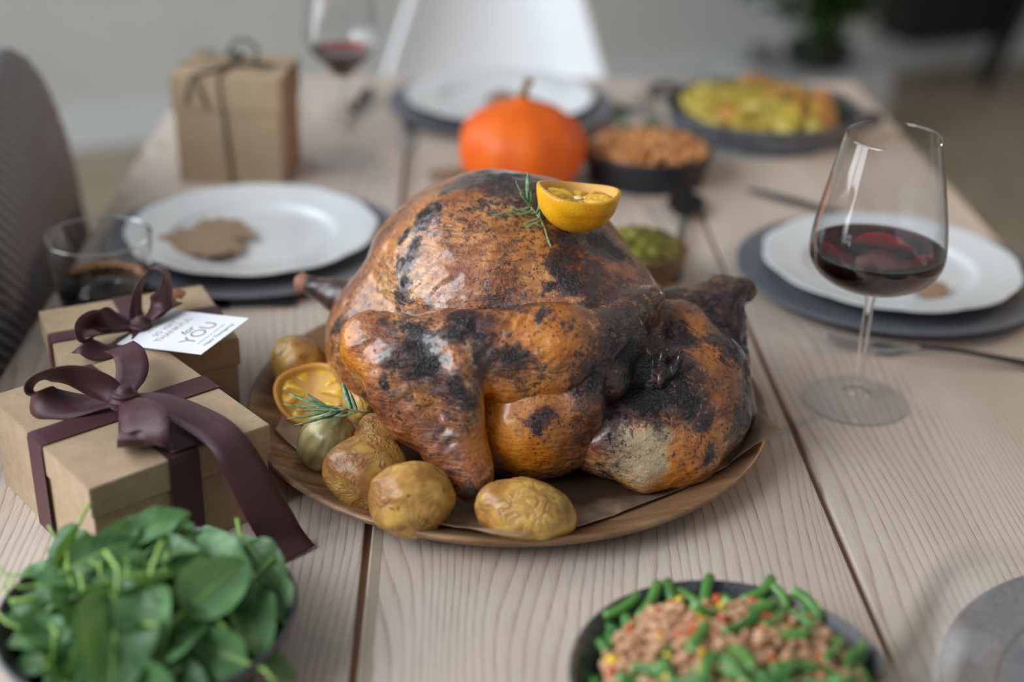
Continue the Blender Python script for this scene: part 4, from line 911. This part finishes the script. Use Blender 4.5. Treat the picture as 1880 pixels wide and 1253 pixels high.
# green bean bowl
BC = Vector((.165, .652, 0)); bowl('bean_bowl', onT(BC), .0975, .044, M_DARKB, 'dark speckled bowl of green beans and mince at the table front')
bpro = []
for s in range(6):
    L = random.uniform(.015, .032); r0 = random.uniform(.0032, .0040); cv = random.uniform(.05, .45)*random.choice((-1, 1))
    pts = [(L*(t-.5), cv*L*.35*((t-.5)**2*4-1), 0) for t in np.linspace(0, 1, 9)]
    rad = [r0*(.86+.14*math.sin(math.pi*t)+.05*math.sin(9*t)) for t in np.linspace(0, 1, 9)]
    o = obj('green_bean', *tube(pts, rad, 10), M_BEAN)
    for (e_, nx) in ((0, 1), (8, 7)):
        d = (Vector(pts[e_])-Vector(pts[nx])).normalized(); obj('cut_end', *tube([Vector(pts[e_])-d*.0002, Vector(pts[e_])+d*.0005], [rad[e_]*.8, rad[e_]*.72], 8), M_BEANIN, o)
    bpro.append(o)
bused = [False]*6
def mound(x, y):
    r = math.hypot(x-BC.x, y-BC.y)/.09; return .030+.026*max(0, 1-r*r)
def put_bean(i, x, y, z, rot):
    k = i % 6
    if not bused[k]: bused[k] = True; o = bpro[k]; o.location = (x, y, T+z); o.rotation_euler = rot
    else: o = dup(bpro[k], (x, y, T+z), rot)
    dx, dy = x-BC.x, y-BC.y; far = math.hypot(dx, dy) > .06
    lab = 'cut green bean against the bowl rim nearest the turkey platter' if far and dy > .03 else 'cut green bean against the bowl rim nearest the camera' if far and dy < -.03 else 'cut green bean at the bowl rim toward the middle plank' if far and dx < 0 else 'cut green bean at the bowl rim toward the foreground glass' if far else 'cut green bean lying among the mince in the middle of the bowl'
    tag(o, lab, 'green bean', 'green beans in the speckled bowl')
cnt = 0
for i in range(150):
    a = i*2.39996; rr = .086*math.sqrt((i+.5)/150); x, y = BC.x+rr*math.cos(a), BC.y+rr*math.sin(a)
    back = (y-BC.y) > .055 or rr > .074 or (y-BC.y) < -.012
    sparse = random.random() < .18
    if not (back or sparse): continue
    lift = (.010 if y < BC.y-.012 and rr < .074 else random.uniform(-.004, .004)) if back else .011
    put_bean(cnt, x, y, mound(x, y)+lift, (random.uniform(-.5, .5), random.gauss(0, .35), random.gauss(R(115) if y < BC.y else R(70), .8))); cnt += 1
for (px, py) in ((845, 285), ): pass
for (bx, by, ba) in ((1390, 1080, 35), (1300, 1085, 75), (1235, 1085, 100), (1190, 1100, 60), (1430, 1095, 110), (1140, 1110, 30), (1480, 1110, 120)):
    p = pz(bx, by, .045); put_bean(cnt, p.x, p.y, .044, (0, -.25, R(ba))); cnt += 1
V, Fc = [], []
iv, if_ = ICO2
for i in range(1500):
    rr = .076*math.sqrt(random.random()); a = random.random()*6.283; x, y = rr*math.cos(a), rr*math.sin(a)
    yb = y
    if yb < -.02 and random.random() < .6: continue
    if yb > .058: continue
    s = random.uniform(.0020, .0040); sc = np.array([random.uniform(.7, 1.4), random.uniform(.7, 1.2), random.uniform(.6, 1)])*s
    c = np.array([x, y, mound(BC.x+x, BC.y+y)+random.uniform(.001, .011)]); w_ = iv*sc*(1+.25*vnoise(iv, 1.6, i % 40))[:, None]+c; o_ = len(V); V += w_.tolist(); Fc += [tuple(k+o_ for k in q) for q in if_]
mc = obj('mince_crumbs', V, Fc, M_MINCE, loc=onT(BC)); tag(mc, 'crumbled brown fried mince heaped over the green beans', 'mince', kind='stuff')
def bits(n, mat, name, label, cat, size, grp):
    proto = None
    for i in range(n):
        rr = .072*math.sqrt(random.random()); a = random.random()*6.283; x, y = rr*math.cos(a), rr*math.sin(a)
        if y < -.045: y = -y
        z = mound(BC.x+x, BC.y+y)+.008; loc = (BC.x+x, BC.y+y, T+z)
        if proto is None:
            v = ICO2[0]*np.array([1, .75, .6])*size*(1+.15*vnoise(ICO2[0], 1.3, 3))[:, None]; proto = obj(name, v, ICO2[1], mat, loc=loc); o = proto
        else: o = proto.copy(); C.objects.link(o); o.location = loc
        o.rotation_euler = (random.random()*3, random.random()*3, random.random()*6); tag(o, label, cat, grp)
bits(14, M_CORN, 'corn_kernel', 'yellow corn kernel on the mince in the bean bowl', 'corn kernel', .0050, 'corn kernels in the bean bowl')
bits(30, M_PEP, 'pepper_piece', 'small red pepper piece on the mince in the bean bowl', 'pepper', .0052, 'red pepper pieces in the bean bowl')

# round black dish of stew
DC = Vector((.236, 1.655, 0)); R_ = .081
V, Fc = lathe(smooth_prof([(0, 0), (.066, 0), (.071, .002), (.077, .02), (.081, .0395)], 4)+smooth_prof([(.0795, .041), (.077, .039), (.073, .02), (.068, .006), (0, .005)], 4), 80)
tag(obj('stew_dish', V, Fc, M_BLACKB, loc=onT(DC)), 'round black dish of orange-brown bean stew behind the lemon', 'dish')
V, Fc = [], []
for i in range(420):
    rr = .074*math.sqrt(random.random()); a = random.random()*6.283; x, y = rr*math.cos(a), rr*math.sin(a); s = random.uniform(.004, .0075)
    c = np.array([x, y, .034+.019*(1-(rr/.074)**2)+random.uniform(-.004, .003)]); w_ = iv*np.array([1.2, .8, .7])*s @ np.array(Euler((0, 0, random.random()*6)).to_matrix())+c; o_ = len(V); V += w_.tolist(); Fc += [tuple(k+o_ for k in q) for q in if_]
tag(obj('bean_stew', V, Fc, M_STEW, loc=onT(DC)), 'orange-brown bean stew filling the round black dish', 'stew', kind='stuff')
for k in range(6):
    o = small_leaf('herb_leaf', .026, .010, .4, M_HERB, None, onT(DC+Vector((random.uniform(-.03, .02), .02+random.uniform(-.01, .02), 0)), .056), (random.uniform(-.3, .3), -.5, random.random()*6)); tag(o, 'small green herb leaf garnishing the bean stew', 'herb', 'herb leaves on the stew')

# pan of potatoes
GC = Vector((.418, 1.852, 0))
pan = thing('potato_pan', 'wide grey metal pan of yellow potatoes at the table end', 'pan', onT(GC))
V, Fc = lathe(smooth_prof([(0, 0), (.112, 0), (.118, .003), (.126, .02), (.130, .0335)], 4)+smooth_prof([(.133, .036), (.1285, .0365), (.124, .02), (.114, .006), (0, .005)], 4), 96); obj('pan_body', V, Fc, M_PAN, pan)
for s in (-1, 1):
    d = Vector((math.cos(R(-27)), math.sin(R(-27)), 0))*s; n_ = Vector((-d.y, d.x, 0))
    pts = [d*.129+n_*.028+Vector((0, 0, .034)), d*.148+n_*.024+Vector((0, 0, .036)), d*.158+n_*.0+Vector((0, 0, .037)), d*.148-n_*.024+Vector((0, 0, .036)), d*.129-n_*.028+Vector((0, 0, .034))]
    obj('handle', *tube(spl(pts, 5), .0055, 8), M_BLACKB, pan)
gp = []
for s in range(5):
    v = ICO4[0].copy(); v = np.sign(v)*np.abs(v)**.8*np.array([.031, .021, .013])*(1+.14*vnoise(ICO4[0], 1.7, s+50)+.05*vnoise(ICO4[0], 5, s+51))[:, None]
    gp.append((v, ICO4[1]))
pm = [None]*10
for i in range(34):
    rr = .092*math.sqrt((i+.5)/34); a = i*2.39996; x, y = rr*math.cos(a), rr*math.sin(a); k = i % 5; brown = (x > .03 and y > -.06 and random.random() < .6) or random.random() < .2
    key = k+5*brown; loc = onT(GC+Vector((x, y, 0)), .026+.010*(1-(rr/.11)**2)+random.uniform(-.005, .006))
    if pm[key] is None: pm[key] = o = obj('potato_wedge', gp[k][0], gp[k][1], M_GRAT2 if brown else M_GRAT, loc=loc)
    else: o = pm[key].copy(); C.objects.link(o); o.location = loc
    o.rotation_euler = (random.uniform(-.5, .5), random.uniform(-.4, .4), random.random()*6)
    tag(o, 'browned orange-tinged potato wedge in the grey pan' if brown else 'yellow herby potato wedge in the grey pan', 'potato', 'potato wedges in the grey pan, '+('browned' if brown else 'yellow'))
V, Fc = [], []
for i in range(260):
    rr = .115*math.sqrt(random.random()); a = random.random()*6.283; s = random.uniform(.0015, .003); c = np.array([rr*math.cos(a), rr*math.sin(a), .040+.014*(1-(rr/.115)**2)]); w_ = ICO1[0]*s*np.array([1.6, .8, .5])+c; o_ = len(V); V += w_.tolist(); Fc += [tuple(k+o_ for k in q) for q in ICO1[1]]
tag(obj('chopped_herbs', V, Fc, M_HERB, loc=onT(GC)), 'chopped green herbs scattered over the potatoes in the pan', 'herbs', kind='stuff')

# pumpkin
pu = thing('orange_pumpkin', 'small round orange pumpkin behind the turkey', 'pumpkin', onT((.079, 1.612)))
pr = smooth_prof([(0, .006), (.03, .001), (.058, .010), (.0735, .034), (.0755, .056), (.068, .078), (.048, .0945), (.025, .1035), (.012, .108), (.006, .113)], 5)
V, Fc = lathe(pr, 80, lambda a, r, z: 1+.018*math.cos(9*a)*(min(1, r/.03))); obj('flesh', V, Fc, M_PUMP, pu)
obj('stalk', *tube([(0, 0, .110), (.001, 0, .118), (.004, .002, .127), (.009, .004, .133)], [.0075, .005, .0045, .0055], 9), M_PSTEM, pu)

# mash in wooden bowl
KC = Vector((.186, 1.325, 0))
bowl('wooden_bowl', onT(KC), .051, .043, M_BOWLW, 'small brown wooden bowl of green mash behind the turkey', .6)
v = ICO5[0].copy(); r2 = v[:, 0]**2+v[:, 1]**2; V = v*np.array([.045, .045, .022]); V[:, 2] += .034; V += ICO5[0]*(.0045*vnoise(ICO5[0], 5, 5)+.003*vnoise(ICO5[0], 11, 6))[:, None]
tag(obj('green_mash', V, ICO5[1], M_GUAC, loc=onT(KC)), 'lumpy olive-green mash heaped in the wooden bowl', 'mash', kind='stuff')

# ------------------------------------------------------------------ cutlery
def cutlery(name, label, a, b, kind, mat, za=.002, w_=.010, group=None, mat2=None):
    a = Vector(a); b = Vector(b); L = (b-a).length; ang = math.atan2(b.y-a.y, b.x-a.x)
    t = thing(name, label, kind, (a.x, a.y, T), ang, group)
    def flat(nm, pts, m_):      # pts: (x, half width, z, half thickness)
        V = []; Fc = []; seg = 10
        for x, hw, z, ht in pts:
            for k in range(seg): q = 2*math.pi*k/seg; V.append((x, hw*math.cos(q), z+ht*math.sin(q)))
        for i in range(len(pts)-1):
            for k in range(seg): c, d = i*seg+k, i*seg+(k+1) % seg; Fc.append((c, d, d+seg, c+seg))
        cap(V, Fc, 0, seg, True); cap(V, Fc, (len(pts)-1)*seg, seg); return obj(nm, V, Fc, m_, t)
    S_ = lambda rows: [tuple(x) for x in spl(rows, 4)]
    if kind == 'knife':
        flat('blade', S_([(0, .001, .002, .0005), (L*.06, .006, .0025, .0006), (L*.25, .0095, .003, .0007), (L*.45, .009, .003, .0009), (L*.5, .005, .0035, .0015)]), mat)
        flat('handle', S_([(L*.5, .0048, .0035, .002), (L*.7, .0055, .004, .003), (L*.97, .0065, .004, .003), (L, .003, .004, .0015)]), mat2 or mat)
    elif kind == 'fork':
        for k in range(4):
            y = (k-1.5)*.0058; V, Fc = tube(spl([(0, y, .010), (L*.06, y, .0055), (L*.14, y, .003), (L*.22, y*.98, .0035)], 4), [.0006]+[.0011]*11+[.0014], 6); obj('tine', V, Fc, mat, t)
        flat('neck', S_([(L*.21, .0112, .0035, .0012), (L*.27, .0108, .0035, .0014), (L*.33, .0045, .005, .0016), (L*.40, .0026, .009, .0018)]), mat)
        flat('handle', S_([(L*.40, .0026, .009, .0018), (L*.55, .0030, .010, .0018), (L*.8, .0055, .006, .0016), (L*.97, .0075, .003, .0013), (L, .004, .0025, .0008)]), mat2 or mat)
    else:
        V = []; Fc = []; n, m_ = 14, 12; bl = L*.34
        for i in range(n+1):
            u = i/n; hw = .023*math.sin(math.pi*min(1, max(.02, u)))**.6*(1-.15*u)+.0008
            for j in range(m_+1): q = j/m_*2-1; V.append((bl*u, hw*q, .003+.0085*(q*q)*(hw/.023)+.004*abs(u-.5)**2*4))
        for i in range(n):
            for j in range(m_): c = i*(m_+1)+j; Fc.append((c, c+1, c+m_+2, c+m_+1))
        o = obj('spoon_bowl', V, Fc, mat, t); md = o.modifiers.new('thick', 'SOLIDIFY'); md.thickness = .0018
        flat('handle', S_([(L*.33, .0045, .008, .0022), (L*.45, .0042, .011, .0022), (L*.7, .0055, .008, .002), (L*.97, .008, .004, .0018), (L, .004, .004, .001)]), mat2 or mat)
    return t
P0 = lambda x, y: pz(x, y, 0)
cutlery('table_fork', 'dark steel fork lying before the plate, right of the wine glass foot', P0(1513, 634), P0(1513, 634)+Vector((.205, -.052, 0)), 'fork', M_STEEL, mat2=M_DSTEEL)
cutlery('table_knife', 'grey steel knife pointing at the stew dish, beside the far side of the charger', P0(1370, 350), P0(1370, 350)+Vector((.155, -.135, 0)), 'knife', M_DSTEEL)
cutlery('table_knife', 'black knife lying between the rear gift box and the charger', P0(305, 566), P0(540, 562), 'knife', M_DSTEEL, mat2=M_BLACK)
cutlery('table_fork', 'steel fork beside the rear charger near the pan', P0(1170, 178), P0(1192, 250), 'fork', M_STEEL)
cutlery('table_knife', 'steel knife lying by the plank gap left of the rear charger', P0(748, 286), P0(742, 216), 'knife', M_STEEL)
cutlery('serving_spoon', 'black serving spoon lying beside the wooden mash bowl', P0(1262, 366), P0(1238, 520), 'spoon', M_BLACK, mat2=simple('grey green handle', lin(74, 80, 76), .5))
# sprig behind the rear glass
sg = thing('leaf_sprig', 'thin dark leafy sprig lying behind the rear wine glass', 'sprig', onT(P0(636, 250)))
base = P0(636, 250)
obj('stem', *tube([Vector((0, 0, .002)), P0(648, 225)-base+Vector((0, 0, .006)), P0(662, 200)-base+Vector((0, 0, .012))], .001, 6), M_DLEAF, sg)
for (x0_, y0_, x1_, y1_, z1_) in ((655, 212, 690, 168, .016), (645, 232, 612, 222, .006), (650, 222, 640, 196, .012)):
    a = P0(x0_, y0_)-base; b = P0(x1_, y1_)-base; d = b-a; o = small_leaf('leaf', d.length, .018, .2, M_DLEAF, sg, (a.x, a.y, .007)); o.rotation_euler = (.3, -.1, math.atan2(d.y, d.x))
# herb by the rear charger
for k in range(4):
    o = small_leaf('loose_herb_leaf', .034, .012, .3, M_DLEAF, None, onT(P0(1140+k*5, 214-k*3), .006), (.2, -.1, .3+k*1.1)); tag(o, 'dark green herb leaf on the table between charger and stew dish', 'leaf', 'loose herb leaves by the stew dish')

# ------------------------------------------------------------------ white chair at the far end
wc = thing('white_chair', 'white moulded shell chair at the far end of the table', 'chair', (.072, 2.42, 0))
V = []; Fc = []; UV = []; nu, nv = 28, 30
for j in range(nv+1):
    v = j/nv
    for i in range(nu+1):
        u = i/nu*2-1
        if v < .38:                       # seat
            s = v/.38; y = -.20+.32*s; z = .45-.02*math.sin(math.pi*s)+.05*abs(u)**3; x = u*(.205+.01*s)
        else:
            s = (v-.38)/.62; W_ = .225*(1-s)**.7+.155*(1-(1-s)**.7) if s < 1 else .155
            W_ = np.interp(s, [0, .15, .25, .51, .75, 1], [.2, .205, .202, .150, .125, .10]); x = W_*math.sin(u*1.25)/math.sin(1.25); y = .12+.11*s**.8-.16*(1-math.cos(u*1.25))*(1-.35*s); z = .45+.02+.60*s**.95
        V.append((x, y, z))
for j in range(nv):
    for i in range(nu): a = j*(nu+1)+i; Fc.append((a, a+1, a+nu+2, a+nu+1))
sh = obj('shell', V, Fc, M_WPLAS, wc); md = sh.modifiers.new('thick', 'SOLIDIFY'); md.thickness = .012; md.offset = 0
for sx in (-1, 1):
    for sy in (-1, 1): obj('leg', *tube([(sx*.12, sy*.11, .44), (sx*.20, sy*.20, 0)], [.014, .010], 10), M_CLOG, wc)
# ------------------------------------------------------------------ upholstered chair with ribbed throw at the left
lc = thing('upholstered_chair', 'grey upholstered chair with ribbed knit throw, left of the table', 'chair', (-.525, 1.105, 0))
def back_outline(s):           # s 0..1 from far-bottom over the top to near-bottom, (y, z)
    pts = [(.72, -.35), (.66, -.2), (.59, -.10), (.555, -.03), (.535, .05), (.515, .10), (.48, .155), (.45, .18), (.40, .195), (.25, .20), (.10, .20), (-.05, .195), (-.16, .17), (-.22, .10), (-.25, -.05), (-.25, -.35)]
    k = s*(len(pts)-1); i = min(int(k), len(pts)-2); f = k-i; return (pts[i][0]*(1-f)+pts[i+1][0]*f, pts[i][1]*(1-f)+pts[i+1][1]*f)
V = []; Fc = []; RB = []; ns, nr = 420, 90
OUT = [back_outline(i/ns) for i in range(ns+1)]
for i, (y, z) in enumerate(OUT):
    for j in range(nr+1):
        q = j/nr; cy, cz = .18, -.22; e = q**.8; yy = cy+(y-cy)*e; zz = cz+(z-cz)*e
        x = .075*(1-q**5)**.5*.9+.02
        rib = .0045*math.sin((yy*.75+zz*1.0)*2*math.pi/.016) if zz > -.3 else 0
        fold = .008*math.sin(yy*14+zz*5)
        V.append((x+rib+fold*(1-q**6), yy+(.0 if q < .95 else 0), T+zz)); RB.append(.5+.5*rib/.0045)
for i in range(ns):
    for j in range(nr): a = i*(nr+1)+j; Fc.append((a, a+1, a+nr+2, a+nr+1))
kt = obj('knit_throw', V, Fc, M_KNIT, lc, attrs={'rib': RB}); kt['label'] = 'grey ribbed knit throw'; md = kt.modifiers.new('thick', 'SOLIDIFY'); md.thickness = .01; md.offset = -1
from_bm('back_cushion', box_bm(.06, .66, .45, .03, 3, c=(-.015, .18, T-.12)), simple('grey upholstery', lin(96, 98, 104), .9), lc)
from_bm('seat', box_bm(.40, .50, .09, .03, 3, c=(-.02+.20, .02, .43)), simple('grey seat cloth', lin(96, 98, 104), .9), lc)
for sx in (0, 1):
    for sy in (-1, 1): obj('leg', *tube([(.0+sx*.34, .02+sy*.2, .40), (-.02+sx*.38, .02+sy*.22, 0)], [.018, .012], 8), M_BLK, lc)

# ------------------------------------------------------------------ far background: plinth, plant, black furniture
def wallpt(px, py, back=.0):         # point on the wall plane (z from floor) seen at a pixel, moved toward the room
    d = ray(px, py); n_ = wn; o_ = w0; k = (o_-Vector((0, 0, 0))).dot(n_)/d.dot(n_); p = d*k+Vector((0, 0, H+T)); return p-n_*back
pp = pz(1500, 122, -.50)
pl = from_bm('low_plinth', box_bm(.42, .3, .25, .006, 2, c=(0, 0, .125)), M_PALE, loc=(pp.x-.03, pp.y+.03, 0), smooth=False); pl.rotation_euler = (0, 0, wa); tag(pl, 'low white plinth under the potted plant by the wall', 'plinth')
ptb = thing('potted_plant', 'leafy green plant in a dark pot standing near the wall', 'plant', (pp.x, pp.y, .25))
V, Fc = lathe([(0, 0), (.07, 0), (.085, .01), (.10, .05), (.102, .07), (.095, .07), (.09, .05), (0, .045)], 40); obj('pot', V, Fc, M_DPOT, ptb)
for k in range(34):
    a = k*2.4; ln = random.uniform(.25, .6); sp = random.uniform(.05, .30)
    top = Vector((math.cos(a)*sp, math.sin(a)*sp, .04+ln)); mid_ = Vector((math.cos(a)*sp*.45, math.sin(a)*sp*.45, .04+ln*.5))
    obj('stem', *tube(spl([(math.cos(a)*.03, math.sin(a)*.03, .04), tuple(mid_), tuple(top)], 4), .004, 6), M_DSTALK, ptb)
    for q in (-.7, -.2, .3, .65, 1.0):
        b = mid_.lerp(top, q) if q > 0 else mid_*(1+q*.6)+Vector((0, 0, .02)); o = small_leaf('leaf', .17, .06, .7, M_GREENP, ptb, tuple(b), n=8, m_=4); o.rotation_euler = (random.uniform(-.4, .4), random.uniform(-1.1, -.2), a+random.uniform(-1, 1))
# small grey bowl beside the plant
q = pz(1398, 112, -.50); tag(obj('small_pot', *lathe(smooth_prof([(0, 0), (.03, 0), (.04, .02), (.042, .04), (.038, .041), (.034, .02), (0, .008)], 3), 32), simple('grey clay', lin(112, 110, 108), .7), loc=(q.x, q.y, .25)), 'small grey clay pot beside the potted plant', 'pot')
# wall-hung black cabinet
a, b = wallpt(1600, 52, .18), wallpt(1765, 44, .18); c = (a+b)/2
tc_ = thing('black_cabinet', 'black wall-hung cabinet above the skirting behind the plant', 'cabinet', (c.x, c.y, c.z)); tc_.rotation_euler = (0, 0, wa)
Lc = (b-a).length; from_bm('carcass', box_bm(Lc, .2, .5, .006, 2, c=(0, .05, .25)), M_BLK, tc_, smooth=False)
for s in (-1, 1):
    dd = from_bm('door', box_bm(Lc/2-.004, .016, .48, .003, 1, c=(0, 0, 0)), M_BLK, tc_, smooth=False, loc=(s*Lc/4, -.06, .25)); from_bm('handle', box_bm(.01, .02, .12, .002, 1), M_DSTEEL, dd, smooth=False, loc=(-s*(Lc/4-.03), -.016, 0))
# black chair at the right
f1 = pz(1795, 155, -T); f2 = pz(1905, 150, -T)
bc = thing('black_chair', 'black chair with slanting legs near the wall at far right', 'chair', (f1.x+.24, f1.y-.02, 0))
for (x, y) in ((-.24, -.05), (.18, -.05), (-.19, .16), (.18, .16)): obj('leg', *tube([(x*.62+.06, y*.6, .45), (x, y, 0)], [.022, .015], 10), M_BLK, bc)
from_bm('seat', box_bm(.42, .30, .05, .02, 3, c=(.06, .05, .46)), M_BLK, bc); from_bm('backrest', box_bm(.40, .04, .40, .018, 3, c=(.10, .17, .72)), M_BLK, bc)
